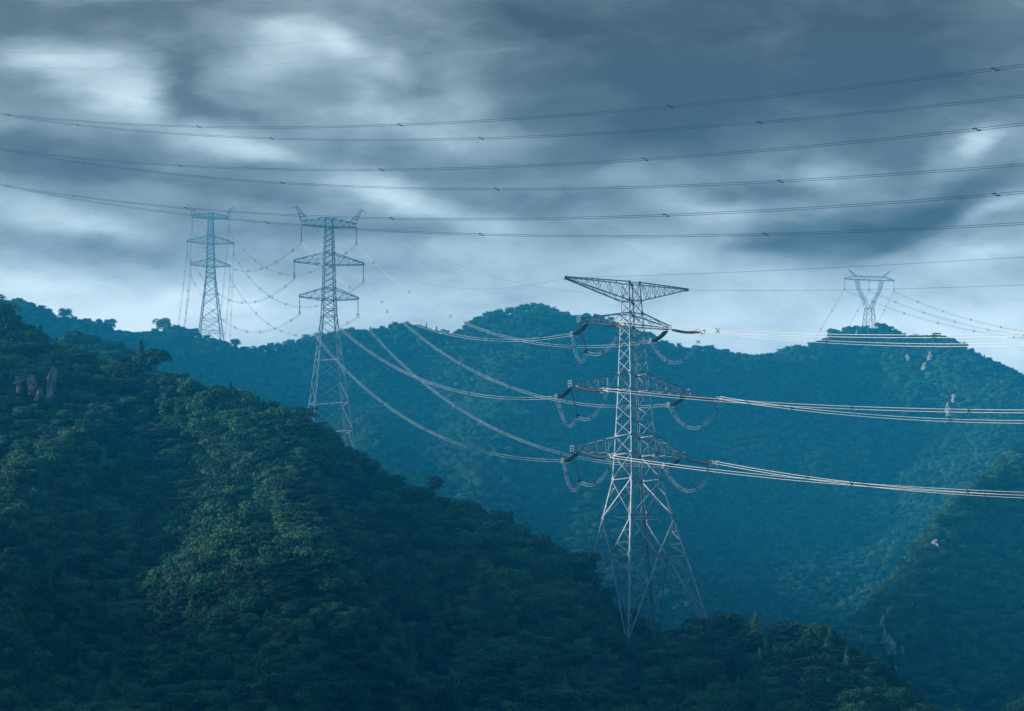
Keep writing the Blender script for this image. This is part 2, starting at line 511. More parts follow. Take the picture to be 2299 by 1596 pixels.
def crown_mesh(name, lobes, n, leaf, mat, seed, flat=.0):
    r = np.random.default_rng(seed)
    vol = np.array([l[3]*l[4] for l in lobes]); vol = vol/vol.sum()
    Cs, Ns = [], []
    for (x, y, z, rr, rz), w in zip(lobes, vol):
        m = max(int(n*w), 12)
        d = r.normal(size=(m, 3)); d /= np.linalg.norm(d, axis=1)[:, None]
        d[:, 2] = np.where(d[:, 2] < -.35, -d[:, 2], d[:, 2])
        rad = r.uniform(.62, 1.08, m) ** .6
        bump = 1 + .16*np.sin(d[:, 0]*5 + seed + x) * np.cos(d[:, 1]*5 + z)
        c = d*(rad*bump)[:, None]*np.array([rr, rr, rz]) + np.array([x, y, z])
        Cs.append(c)
        Ns.append(d*.75 + r.normal(size=(m, 3))*.55 + np.array([0, 0, .35 + flat]))
    V, Fc = leaf_cloud(np.concatenate(Cs), np.concatenate(Ns), leaf, r)
    me = bpy.data.meshes.new(name)
    me.from_pydata(V.tolist(), [], Fc.tolist())
    me.materials.append(mat)
    return me


def trunk_mesh(name, h, r0, lean, limbs, seed):
    r = random.Random(seed)
    mb = MB()
    pts = [np.array([lean*(t**1.5)*h*.2, .05*h*math.sin(t*2), -1.2 + t*(h + 1.2)]) for t in np.linspace(0, 1, 7)]
    mb.tube(pts, np.linspace(r0, r0*.3, 7), 6)
    for k in range(limbs):
        t = r.uniform(.4, .85)
        p = pts[int(t*6)]
        a = r.uniform(0, 6.28)
        L = h*r.uniform(.25, .4)
        q = p + np.array([math.cos(a)*L, math.sin(a)*L, L*.55])
        mb.tube([p, (p+q)/2 + np.array([0, 0, -.05*L]), q], [r0*.45, r0*.3, r0*.12], 5)
    me = bpy.data.meshes.new(name)
    me.from_pydata(np.concatenate(mb.v).tolist(), [], mb.f)
    me.materials.append(M_BARK)
    return me


def round_lobes(seed, R, H, k):
    r = random.Random(seed)
    L = [(0, 0, H*.62, R*.72, H*.30)]
    for i in range(k):
        a = i*2.399 + r.uniform(-.4, .4)
        q = R*r.uniform(.35, .72)
        z = H*r.uniform(.38, .86) - q*.12
        s = R*r.uniform(.30, .52)
        L.append((math.cos(a)*q, math.sin(a)*q, z, s, s*r.uniform(.6, .85)))
    return L


def column_lobes(seed, R, H, k):
    r = random.Random(seed)
    L = []
    for i in range(k):
        t = i/(k-1)
        rad = R*(1 - t)**.8 + .25
        a = i*2.4
        L.append((math.cos(a)*rad*.35, math.sin(a)*rad*.35, H*(.14 + .82*t), rad*r.uniform(.7, 1.0), H/k*1.1))
    return L


def layer_lobes(seed, R, H, k):
    r = random.Random(seed)
    L = []
    for i in range(k):
        a = i*2.399
        q = R*r.uniform(.15, .75)
        L.append((math.cos(a)*q, math.sin(a)*q, H*(.45 + .5*i/k), R*r.uniform(.38, .6), H*.055))
    return L


KINDS = [  # name, crown mesh, trunk mesh, label, spread
    ('broadleaf_tree', crown_mesh('round_crown', round_lobes(1, 3.2, 6.4, 13), 3200, .225, M_LEAF, 1), trunk_mesh('trunk', 5.0, .22, .3, 5, 1), 'rounded dark green broadleaf tree'),
    ('broadleaf_tree', crown_mesh('broad_crown', round_lobes(5, 3.8, 5.8, 16), 3700, .225, M_LEAF, 2), trunk_mesh('trunk', 4.4, .24, -.4, 6, 2), 'broad spreading dark green broadleaf tree'),
    ('olive_tree', crown_mesh('olive_crown', round_lobes(9, 2.9, 5.2, 12), 2700, .215, M_OLIVE, 3), trunk_mesh('trunk', 4.0, .18, .5, 5, 3), 'dull olive green broadleaf tree'),
    ('upright_tree', crown_mesh('upright_crown', column_lobes(2, 1.9, 8.6, 11), 2700, .21, M_LEAF, 4), trunk_mesh('trunk', 7.5, .2, .1, 3, 4), 'narrow upright green tree'),
    ('pine_tree', crown_mesh('layered_crown', layer_lobes(3, 3.2, 7.2, 15), 3000, .21, M_PINE, 5, .8), trunk_mesh('trunk', 6.8, .2, .3, 6, 5), 'flat layered dark pine'),
    ('bush', crown_mesh('bush_crown', round_lobes(14, 2.3, 3.2, 9), 1900, .19, M_LEAF, 6), trunk_mesh('trunk', 2.2, .1, .2, 5, 6), 'low dark green bush'),
]
WEIGHTS = np.array([.27, .23, .15, .10, .13, .12])


def scatter(x0, x1, y0, y1, step, frame):
    gx = np.arange(x0, x1, step); gy = np.arange(y0, y1, step)
    X, Y = np.meshgrid(gx, gy)
    X = X.ravel() + rng.uniform(-.5, .5, X.size)*step
    Y = Y.ravel() + rng.uniform(-.5, .5, Y.size)*step
    px = CX + F*X/Y
    ok = (px > -frame) & (px < 2500 + frame)
    X, Y = X[ok], Y[ok]
    Z = terrain_h(X, Y)
    # sight line over the ground between camera and tree (7 m of canopy of slack)
    t = np.linspace(.25, .985, 150)
    mx = np.full(X.shape, -1e9)
    for tt in t:
        dmin = Y*(1 - tt)
        hh = terrain_fast(X*tt, Y*tt) / (Y*tt)
        mx = np.where(dmin > 9, np.maximum(mx, hh), mx)
    ok = ((Z + 7)/Y > mx - .002) & (Z/Y > -.05)
    return X[ok], Y[ok], Z[ok]


def terrain_fast(X, Y):
    fx = np.interp(X, xs, np.arange(nx)); fy = np.interp(Y, ys, np.arange(ny))
    i = np.clip(fx.astype(int), 0, nx-2); j = np.clip(fy.astype(int), 0, ny-2)
    u = fx - i; v = fy - j
    return (GZ[j, i]*(1-u) + GZ[j, i+1]*u)*(1-v) + (GZ[j+1, i]*(1-u) + GZ[j+1, i+1]*u)*v


A = scatter(-190, 190, 300, 620, 1.6, 260)
B = scatter(-330, 330, 620, 1200, 2.1, 260)
TX = np.concatenate([A[0], B[0]]); TY = np.concatenate([A[1], B[1]]); TZ = np.concatenate([A[2], B[2]])
# which kind grows where drifts slowly over the slopes
drift = LN[5](TX/26, TY/26)
u = rng.random(len(TX))
w = np.tile(WEIGHTS, (len(TX), 1))
w[:, 4] *= np.clip(1 + 2.6*drift, .1, 4); w[:, 2] *= np.clip(1 - 2.2*drift, .1, 4)
w[:, 3] *= np.clip(1 + 2.5*LN[2](TX/20 + 40, TY/20), .2, 4)*np.where(TY > 640, .05, np.where(TZ > 15, .18, .8))
w[:, 4] *= np.where(TY > 640, .12, 1)
w /= w.sum(1)[:, None]
TK = (u[:, None] > np.cumsum(w, 1)).sum(1).clip(0, 5)
size = .80 + .34*LN[3](TX/19 + 7, TY/19) + rng.uniform(-.34, .36, len(TX))
farther = np.clip((TY - 560)/300, 0, 1)
TS = np.clip(size*.66*(1 - .32*farther), .27, 1.05)
TPX = CX + F*TX/TY; TPY = YH - F*(TZ + 3*TS)/TY
keep = np.ones(len(TX), bool)
for px, py, w_, h_, Yr in rock_zone:
    keep &= ~((np.abs(TPX - px) < w_*.5 + 3) & (TPY > py - h_*.38) & (TPY < py + h_*.5 + 14) & (TY > Yr - 7) & (TY < Yr + 1.5))
# nothing tall right under the towers
for tx, ty, rr in ((at(1565, 0, 474)[0], 474, 11.5), (at(803, 0, 735)[0], 735, 10), (at(516, 0, 1066)[0], 1066, 6), (at(2122, 0, 1150)[0], 1150, 4), (at(1064, 0, 470)[0], 470, 2.6)):
    keep &= np.hypot(TX - tx, TY - ty) > rr
TX, TY, TZ, TK, TS, TPX, TPY = (a[keep] for a in (TX, TY, TZ, TK, TS, TPX, TPY))
TR = rng.uniform(0, 6.283, len(TX))

protos = []
for name, cm, tm, lab in KINDS:
    protos.append((name, cm, tm, lab))

# the trees that show largest: things of their own
inframe = (TPX > 25) & (TPX < 2475) & (TPY < 1725) & (TY < 620)
order = np.argsort(np.where(inframe, TY - 16*TS, 1e9))
NIND = 290
ind = order[:NIND]
rest = np.ones(len(TX), bool); rest[ind] = False
first = {}
crown_src = {}
for i in ind:
    k = TK[i]
    name, cm, tm, lab = protos[k]
    side = 'on the near hillside' if TPX[i] < 1250 else 'on the right hump'
    label = lab + ' in dense forest ' + side
    loc = (float(TX[i]), float(TY[i]), float(TZ[i] - .25))
    if k not in first:
        root = empty(name, loc)
        c = link_mesh('crown', cm, None, root)
        link_mesh('trunk', tm, None, root)
        first[k] = root
        crown_src[k] = c
    else:
        root = copy_tree(first[k])
        root.location = loc
    tag(root, label, 'bush' if name == 'bush' else 'tree', 'forest trees nearest the camera')
    root.rotation_euler = (0, 0, float(TR[i]))
    s = float(TS[i])
    root.scale = (s, s, s*float(rng.uniform(.9, 1.15)))
for k in range(len(KINDS)):
    if k not in crown_src:
        raise RuntimeError('no individual of kind %d' % k)


def forest(name, sel, label):
    idx = np.nonzero(sel)[0]
    me = bpy.data.meshes.new(name)
    me.from_pydata(np.stack([TX[idx], TY[idx], TZ[idx] - .25], 1).tolist(), [], [])
    a = me.attributes.new('kind', 'INT', 'POINT'); a.data.foreach_set('value', TK[idx].astype(np.int32))
    a = me.attributes.new('turn', 'FLOAT_VECTOR', 'POINT')
    rot = np.zeros((len(idx), 3)); rot[:, 2] = TR[idx]; rot[:, :2] = rng.normal(0, .07, (len(idx), 2))
    a.data.foreach_set('vector', rot.ravel().astype(np.float32))
    a = me.attributes.new('size', 'FLOAT_VECTOR', 'POINT')
    s = TS[idx][:, None]*np.stack([rng.uniform(.85, 1.15, len(idx)), rng.uniform(.85, 1.15, len(idx)), rng.uniform(.85, 1.2, len(idx))], 1)
    a.data.foreach_set('vector', s.ravel().astype(np.float32))
    o = link_mesh(name, me)
    tag(o, label, 'forest', kind='stuff')
    ng = bpy.data.node_groups.new(name + '_growth', 'GeometryNodeTree')
    ng.interface.new_socket('Geometry', in_out='INPUT', socket_type='NodeSocketGeometry')
    ng.interface.new_socket('Geometry', in_out='OUTPUT', socket_type='NodeSocketGeometry')
    N, Lk = ng.nodes, ng.links
    gi = N.new('NodeGroupInput'); go = N.new('NodeGroupOutput')
    jn = N.new('GeometryNodeJoinGeometry')

    def attr(nm, ty):
        n = N.new('GeometryNodeInputNamedAttribute'); n.data_type = ty
        n.inputs['Name'].default_value = nm
        return n.outputs['Attribute']
    ak, ar, asz = attr('kind', 'INT'), attr('turn', 'FLOAT_VECTOR'), attr('size', 'FLOAT_VECTOR')
    for k in range(len(KINDS)):
        cmp_ = N.new('FunctionNodeCompare'); cmp_.data_type = 'INT'; cmp_.operation = 'EQUAL'
        ins = [s for s in cmp_.inputs if s.enabled]
        Lk.new(ak, ins[0]); ins[1].default_value = k
        oi = N.new('GeometryNodeObjectInfo'); oi.transform_space = 'ORIGINAL'
        oi.inputs['Object'].default_value = crown_src[k]
        oi.inputs['As Instance'].default_value = True
        ip = N.new('GeometryNodeInstanceOnPoints')
        Lk.new(gi.outputs[0], ip.inputs['Points']); Lk.new(cmp_.outputs[0], ip.inputs['Selection'])
        Lk.new(oi.outputs['Geometry'], ip.inputs['Instance'])
        Lk.new(ar, ip.inputs['Rotation']); Lk.new(asz, ip.inputs['Scale'])
        Lk.new(ip.outputs[0], jn.inputs[0])
    Lk.new(jn.outputs[0], go.inputs[0])
    md = o.modifiers.new('growth', 'NODES'); md.node_group = ng
    return o


forest('near_forest', rest & (TY < 560), 'dark green forest covering the near hillside up to its crest')
forest('valley_forest', rest & (TY >= 560) & (TY < 800), 'blue green forest on the middle slopes at right and behind the near crest')
forest('mountain_forest', rest & (TY >= 800), 'hazy blue forest covering the far mountain ridge')

# a few trees one can tell apart on the skylines
LONE = [  # px, base py, distance, kind, scale, label
    (1064, 1192, 471, 4, .62, 'lone flat topped pine standing out on the crest of the near hillside'),
    (910, 1128, 477, 5, .7, 'small round bush on the near crest right of the second tower'),
    (575, 842, 1068, 0, .75, 'lone little tree on the far ridge just right of the third tower'),
    (602, 845, 1069, 5, .6, 'low bush on the far ridge between the second and third towers'),
    (398, 806, 1064, 1, 1.15, 'bushy broad tree rising over the far ridge left of the third tower'),
    (160, 772, 1060, 1, .9, 'broad tree on the left slope of the far ridge'),
    (270, 800, 1064, 0, .95, 'spiky rounded tree on the far ridge at the left'),
    (2030, 818, 1143, 0, .8, 'round tree on the ridge left of the far tower'),
    (345, 890, 506, 3, .8, 'upright tree poking over the near crest at the left'),
    (384, 893, 505, 0, .9, 'bushy tree on the near crest left of the second tower'),
    (742, 1036, 484, 4, .8, 'dark pine on the near crest beside the foot of the second tower'),
    (1428, 1400, 457, 0, 1.0, 'dark tree at the sharp drop of the near crest beside the front tower'),
    (1845, 1530, 434, 3, .55, 'upright tree on top of the near right hump'),
    (1772, 1530, 440, 1, .8, 'broad tree on the near right hump right of the front tower'),
]
for px, py, Y, k, s, lab in LONE:
    name, cm, tm, _ = protos[k]
    r = copy_tree(first[k])
    X = (px - CX)/F*Y
    r.location = (X, Y, max(float(terrain_h(np.array(X), np.array(float(Y)))) - .3, (YH - py)/F*Y - 2.0))
    r.rotation_euler = (0, 0, random.uniform(0, 6.2)); r.scale = (s, s, s)
    for kk in list(r.keys()): del r[kk]
    tag(r, lab, 'bush' if name == 'bush' else 'tree', 'single trees on the skylines')

# ------------------------------------------------------------------ towers
def piecewise(tab):
    hs = [t[0] for t in tab]; bs = [t[1] for t in tab]
    return lambda h: float(np.interp(h, hs, bs))


FACES = [((-1, -1), (1, -1)), ((1, -1), (1, 1)), ((1, 1), (-1, 1)), ((-1, 1), (-1, -1))]


def cpt(c, h, bf):
    b = bf(h)
    return np.array([c[0]*b, c[1]*b, h])


def xpanels(mb, hs, bf, w, horiz=(), wh=None):
    for h0, h1 in zip(hs[:-1], hs[1:]):
        for a, b in FACES:
            mb.bar(cpt(a, h0, bf), cpt(b, h1, bf), w)
            mb.bar(cpt(b, h0, bf), cpt(a, h1, bf), w)
    for h in horiz:
        for a, b in FACES:
            mb.bar(cpt(a, h, bf), cpt(b, h, bf), wh or w)
        mb.bar(cpt((-1, -1), h, bf), cpt((1, 1), h, bf), (wh or w)*.7)
        mb.bar(cpt((1, -1), h, bf), cpt((-1, 1), h, bf), (wh or w)*.7)


def truss_arm(mb, sx, xr, br, zt, zb, xt, zt_tip, zb_tip, tw, n, wc, wb):
    """a tapering cross arm: two upper and two lower chords and their lacing"""
    def P(t, top, s):
        x = sx*(xr + (xt - xr)*t)
        y = s*(br + (tw - br)*t)
        z = (zt + (zt_tip - zt)*t) if top else (zb + (zb_tip - zb)*t)
        return np.array([x, y, z])
    for s in (-1, 1):
        mb.bar(P(0, 1, s), P(1, 1, s), wc); mb.bar(P(0, 0, s), P(1, 0, s), wc)
        for i in range(n):
            t0, t1 = i/n, (i+1)/n
            if i % 2 == 0: mb.bar(P(t0, 1, s), P(t1, 0, s), wb)
            else: mb.bar(P(t0, 0, s), P(t1, 1, s), wb)
            if 0 < i: mb.bar(P(t0, 0, s), P(t0, 1, s), wb*.8)
    for top in (0, 1):
        for i in range(n):
            t0, t1 = i/n, (i+1)/n
            s = 1 if i % 2 else -1
            mb.bar(P(t0, top, s), P(t1, top, -s), wb*.9)
            mb.bar(P(t1, top, -1), P(t1, top, 1), wb*.8)


# ---- front tower (angle tension tower)
TH1 = math.radians(31)
C1, S1 = math.cos(TH1), math.sin(TH1)
BASE1 = at(1566, 1538, 474)
LEAN = .031


def lean1(p):
    h = p[2]
    return p + np.array([-LEAN*h*C1, LEAN*h*S1, 0])


def W1(x, y, h):
    p = lean1(np.array([x, y, h], float))
    return BASE1 + np.array([p[0]*C1 - p[1]*S1, p[0]*S1 + p[1]*C1, p[2]])


b1 = piecewise([(-5, 11.3), (0, 9.8), (29.6, 3.55), (34.5, 3.15), (47.2, 2.35), (60, 1.72), (68.4, 1.36)])
t1 = empty('transmission_tower', BASE1, 'tall grey lattice angle tower with long tapering arms in front of the valley', 'pylon', 'power line towers')
t1.rotation_euler = (0, 0, TH1)
for c in ((-1, -1), (1, -1), (1, 1), (-1, 1)):
    mb = MB(lean1, .78)
    keys = [-5, 0, 14.5, 22, 29.6, 34.5, 47.2, 60, 68.4]
    for h0, h1 in zip(keys[:-1], keys[1:]):
        w = .42 if h1 <= 30 else (.32 if h1 < 50 else .26)
        mb.angle(cpt(c, h0, b1), cpt(c, h1, b1), w, -c[0], -c[1])
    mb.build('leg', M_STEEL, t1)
mb = MB(lean1, .78)
xpanels(mb, [29.6, 34.5, 38.2], b1, .17, (29.6, 34.5, 38.2), .2)
xpanels(mb, [38.2, 41.2, 44.2, 47.2, 50.4], b1, .15, (47.2, 50.4), .18)
xpanels(mb, [50.4, 53.0, 55.4, 57.7, 59.9, 62.2], b1, .14, (59.9, 62.2), .17)
xpanels(mb, [62.2, 64.7, 68.2], b1, .13, (64.7, 68.2), .16)
mb.build('upper_bracing', M_STEEL, t1)
mb = MB(lean1, .78)
xpanels(mb, [22, 29.6], b1, .24)
for a, b in FACES:
    A0, B0 = cpt(a, 22, b1), cpt(b, 22, b1)
    A1, B1 = cpt(a, 14.5, b1), cpt(b, 14.5, b1)
    Mid = (A1 + B1)/2
    mb.bar(A0, Mid, .24); mb.bar(B0, Mid, .24)
    mb.bar(A1, B1, .2)
    Af, Bf = cpt(a, -3, b1), cpt(b, -3, b1)
    mb.bar(Mid, Af, .26); mb.bar(Mid, Bf, .26)
    for s, (top, foot, leg) in enumerate(((A1, Af, a), (B1, Bf, b))):
        n = 5
        prev = None
        for i in range(n + 1):
            t = i/n
            D = Mid + (foot - Mid)*t
            Lg = cpt(leg, 14.5 - 17.5*t, b1)
            if 0 < i < n:
                mb.bar(D, Lg, .11)
            if prev is not None:
                if i % 2: mb.bar(prev[0], Lg, .11)
                else: mb.bar(prev[1], D, .11)
                mb.bar((prev[0] + prev[1])/2, (D + prev[1])/2, .08)
            prev = (D, Lg)
        # redundant members in the V panel above
        for t in (.35, .68):
            D = (A0 if s == 0 else B0) + (Mid - (A0 if s == 0 else B0))*t
            Lg = cpt(leg, 22 - 7.5*t, b1)
            mb.bar(D, Lg, .10)
            mb.bar(D, cpt(leg, 22 - 7.5*(t + .3), b1), .10)
        # and in the X panel
        for t in (.3, .7):
            Lg = cpt(leg, 22 + 7.6*t, b1)
            other = b if s == 0 else a
            q0 = cpt(leg, 22, b1); q1 = cpt(other, 29.6, b1)
            r0 = cpt(leg, 29.6, b1); r1 = cpt(other, 22, b1)
            D = q0 + (q1 - q0)*(t*.5) if t < .5 else r0 + (r1 - r0)*((1-t)*.5 + .05)
            mb.bar(Lg, D, .10)
            mb.bar(cpt(leg, 22 + 7.6*.5, b1), D, .09)
# plan bracing of the waist
for h in (14.5, 22):
    ms = [(cpt(a, h, b1) + cpt(b, h, b1))/2 for a, b in FACES]
    for i in range(4): mb.bar(ms[i], ms[(i+1) % 4], .13)
mb.build('lower_bracing', M_STEEL, t1)
mb = MB(lean1, .78)
for h, sz in ((0.4, 1.0), (14.5, .9), (22, .9), (29.6, .9), (34.5, 1.0), (38.2, .9), (47.2, .85), (50.4, .8), (59.9, .7), (62.2, .7), (64.7, .6), (68.2, .6)):
    for c in ((-1, -1), (1, -1), (1, 1), (-1, 1)):
        p = cpt(c, h, b1)
        mb.plate(p + np.array([-c[0]*sz*.35, c[1]*.03, 0]), (1, 0, 0), (0, 0, 1), sz, sz, .05)
        mb.plate(p + np.array([c[0]*.03, -c[1]*sz*.35, 0]), (0, 1, 0), (0, 0, 1), sz, sz, .05)
for a, b in FACES:
    m = (cpt(a, 14.5, b1) + cpt(b, 14.5, b1))/2
    ax = (1, 0, 0) if a[1] == b[1] else (0, 1, 0)
    mb.plate(m + np.array([0, 0, -.3]) + np.array([0, a[1]*.16, 0] if a[1] == b[1] else [a[0]*.16, 0, 0]), ax, (0, 0, 1), 1.0, 1.3, .05)
mb.build('gusset_plates', M_STEEL, t1)

ARMS1 = [  # name, zt root, zb root, left len, right len, z tip top, z tip bottom, tip half width, panels
    ('earth_wire_arm', 68.3, 64.7, 15.1, 13.3, 68.2, 67.9, .28, 10),
    ('cross_arm', 62.2, 59.9, 12.4, 9.0, 60.3, 59.8, .5, 4),
    ('cross_arm', 50.4, 47.2, 14.9, 13.0, 47.6, 47.1, .55, 5),
    ('cross_arm', 38.2, 34.5, 14.9, 11.3, 35.0, 34.5, .55, 5)]
for nm, zt, zb, ll, lr, ztt, zbt, tw, n in ARMS1:
    for sx, L in ((-1, ll), (1, lr)):
        mb = MB(lean1, .78)
        xr = b1((zt + zb)/2)
        truss_arm(mb, sx, xr, xr, zt, zb, L, ztt, zbt, tw, n, .25, .10)
        if nm == 'cross_arm':   # little railing posts and the end frame
            for s in (-1, 1):
                mb.bar((sx*L, s*tw, zbt), (sx*L, s*tw, zbt + 1.0), .12)
            mb.bar((sx*L, -tw, zbt + 1.0), (sx*L, tw, zbt + 1.0), .12)
        else:
            mb.plate((sx*(L + .1), 0, (ztt + zbt)/2), (1, 0, 0), (0, 0, 1), .8, .6, .5)
        mb.build(nm, M_STEEL, t1)


# ---- suspension towers (same head, legs of different height)
def suspension_tower(base, theta, waist, foot, k, label, mat):
    """waist: height of the bend; the head above it is the same on both; k: scale of the head"""
    H = lambda v: waist + (v - 44.0)*k
    tab = [(-4, foot + 4*(foot - 2.25*k)/waist), (0, foot), (waist, 2.25*k), (H(50), 1.95*k), (H(60.5), 1.65*k), (H(73.8), 1.22*k)]
    bf = piecewise(tab)
    root = empty('transmission_tower', base, label, 'pylon', 'power line towers')
    root.rotation_euler = (0, 0, theta)
    for c in ((-1, -1), (1, -1), (1, 1), (-1, 1)):
        mb = MB(None, .82)
        ks = [-4] + [t[0] for t in tab[1:]]
        for h0, h1 in zip(ks[:-1], ks[1:]):
            mb.angle(cpt(c, h0, bf), cpt(c, h1, bf), .36 if h1 <= waist else .27, -c[0], -c[1])
        mb.build('leg', mat, root)
    mb = MB(None, .82)
    hs = list(np.linspace(H(44), H(49), 3)) + list(np.linspace(H(49), H(52.4), 3))[1:] + list(np.linspace(H(52.4), H(59.6), 5))[1:] + list(np.linspace(H(59.6), H(63.2), 3))[1:] + list(np.linspace(H(63.2), H(71.2), 6))[1:] + [H(73.8)]
    xpanels(mb, hs, bf, .17, (H(44), H(46), H(49), H(52.4), H(59.6), H(63.2), H(71.2), H(73.8)), .19)
    mb.build('upper_bracing', mat, root)
    mb = MB(None, .82)
    cell = []
    h = waist
    while h > 9:
        cell.append(h); h -= 2.0*bf(h)*.82
    cell.append(max(h, 4.0))
    cell = cell[::-1]
    xpanels(mb, cell, bf, .18, (cell[0], cell[1], cell[len(cell)//2]), .17)
    for a, b in FACES:          # K panel above the feet and spare members
        m = (cpt(a, cell[0], bf) + cpt(b, cell[0], bf))/2
        mb.bar(m, cpt(a, -2, bf), .2); mb.bar(m, cpt(b, -2, bf), .2)
        for h0, h1 in zip(cell[:-1], cell[1:]):
            hm = (h0 + h1)/2
            mid = (cpt(a, hm, bf) + cpt(b, hm, bf))/2
            for c in (a, b):
                q = (cpt(c, h0, bf) + mid)/2
                mb.bar(q, cpt(c, (h0*3 + h1)/4 + .2, bf), .09)
                mb.bar(q, cpt(c, hm, bf), .09)
    mb.build('lower_bracing', mat, root)
    sus = []
    # top arms with horns
    for sx in (-1, 1):
        mb = MB(None, .82)
        truss_arm(mb, sx, bf(H(72.5)), bf(H(72.5)), H(73.8), H(71.2), 8.6*k, H(72.6), H(71.6), .45, 7, .2, .12)
        mb.build('cross_arm', mat, root)
        mb = MB(None, .82)
        tip = np.array([sx*10.2*k, 0, H(77.0)])
        for s in (-1, 1):
            mb.bar((sx*8.6*k, s*.45, H(72.6)), tip + np.array([0, s*.12, 0]), .17)
            mb.bar((sx*6.6*k, s*.62, H(73.0)), tip + np.array([-sx*.4, s*.12, .1]), .17)
            for t in (.25, .5, .72):
                p = np.array([sx*8.6*k, s*.45, H(72.6)])*(1-t) + tip*t
                q = np.array([sx*6.6*k, s*.62, H(73.0)])*(1-t) + tip*t
                mb.bar(p, q, .1)
                t2 = t + .2
                q2 = np.array([sx*6.6*k, s*.62, H(73.0)])*(1-t2) + tip*t2
                mb.bar(p, q2, .1)
        mb.bar(tip, tip + np.array([sx*1.0*k, 0, -.55]), .2)
        mb.bar(tip + np.array([-sx*.4, 0, .1]), tip + np.array([sx*1.0*k, 0, -.55]), .14)
        mb.build('earth_wire_peak', mat, root)
        sus.append((sx*8.5*k, H(71.5)))
        for zt, zb, L, zl in ((63.2, 59.6, 10.9, 60.3), (52.4, 49.0, 9.2, 49.7)):
            mb = MB(None, .82)
            xr = bf(H((zt + zb)/2))
            truss_arm(mb, sx, xr, xr, H(zt), H(zb), L*k, H(zl + .35), H(zl - .15), .4, 6, .2, .11)
            mb.bar((sx*(L*k - .1), -.5, H(zl)), (sx*(L*k - .1), .5, H(zl)), .5)
            mb.build('cross_arm', mat, root)
            sus.append((sx*(L*k - .15), H(zl - .2)))
    ct, st = math.cos(theta), math.sin(theta)
    def W(x, h): return np.array(base) + np.array([x*ct, x*st, h])
    pts = {('L' if x < 0 else 'R') + n: W(x, h) for (x, h), n in zip(sus, ('top', 'mid', 'low')*2)}
    pts['Lgw'] = W(-11.1*k, H(76.4)); pts['Rgw'] = W(11.1*k, H(76.4))
    return root, pts


B2 = at(803, 1124, 735)
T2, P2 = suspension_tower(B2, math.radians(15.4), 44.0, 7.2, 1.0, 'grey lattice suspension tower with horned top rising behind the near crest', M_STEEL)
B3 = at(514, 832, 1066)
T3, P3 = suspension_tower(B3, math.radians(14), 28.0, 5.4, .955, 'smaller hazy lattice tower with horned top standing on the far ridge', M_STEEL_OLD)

# ---- cup-shaped tower on the right peak
B4 = at(2122, 822, 1150)
s4 = 1150/F
z_beam = (822 - 684)*s4
t4 = empty('transmission_tower', B4, 'thin far Y shaped lattice tower with one wide beam on the right peak', 'pylon', 'power line towers')
t4.rotation_euler = (0, 0, math.radians(13))
zw = z_beam - 13.6
bf4 = piecewise([(-3, 3.3), (0, 3.0), (zw, 1.7)])
for c in ((-1, -1), (1, -1), (1, 1), (-1, 1)):
    mb = MB(None, .82); mb.bar(cpt(c, -3, bf4), cpt(c, zw, bf4), .3); mb.build('leg', M_STEEL_OLD, t4)
mb = MB(None, .82)
xpanels(mb, list(np.linspace(1, zw, 4)), bf4, .15, (zw,), .17)
mb.build('body_bracing', M_STEEL_OLD, t4)
for sx in (-1, 1):
    mb = MB(None, .82)
    sec = [(sx*1.7, sx*.2, zw, 1.5), (sx*3.6, sx*2.2, z_beam - 9.0, 1.1), (sx*6.0, sx*4.7, z_beam - 4.6, .8), (sx*7.0, sx*5.4, z_beam, .9)]
    for (xo0, xi0, z0, y0), (xo1, xi1, z1, y1) in zip(sec[:-1], sec[1:]):
        nn = 3
        for i in range(nn):
            u0, u1 = i/nn, (i+1)/nn
            l = lambda a, b, t: a + (b - a)*t
            for s in (-1, 1):
                po0 = (l(xo0, xo1, u0), s*l(y0, y1, u0), l(z0, z1, u0)); po1 = (l(xo0, xo1, u1), s*l(y0, y1, u1), l(z0, z1, u1))
                pi0 = (l(xi0, xi1, u0), s*l(y0, y1, u0), l(z0, z1, u0)); pi1 = (l(xi0, xi1, u1), s*l(y0, y1, u1), l(z0, z1, u1))
                mb.bar(po0, po1, .22); mb.bar(pi0, pi1, .22)
                mb.bar(po0, pi1, .12)
                mb.bar(po1, pi1, .1)
            if True:
                mb.bar((l(xo0, xo1, u0), -l(y0, y1, u0), l(z0, z1, u0)), (l(xo0, xo1, u1), l(y0, y1, u1), l(z0, z1, u1)), .1)
    mb.build('fork_arm', M_STEEL_OLD, t4)
mb = MB(None, .82)
for s in (-1, 1):
    for z in (z_beam, z_beam + 1.7):
        mb.bar((-8.3, s*.8, z), (8.3, s*.8, z), .2)
    for i in range(12):
        xa, xb = -8.3 + i*16.6/12, -8.3 + (i+1)*16.6/12
        mb.bar((xa, s*.8, z_beam + (1.7 if i % 2 else 0)), (xb, s*.8, z_beam + (0 if i % 2 else 1.7)), .12)
for i in range(12):
    xa, xb = -8.3 + i*16.6/12, -8.3 + (i+1)*16.6/12
    mb.bar((xa, -.8, z_beam), (xb, .8, z_beam), .1); mb.bar((xa, .8, z_beam + 1.7), (xb, -.8, z_beam + 1.7), .1)
mb.build('beam', M_STEEL_OLD, t4)
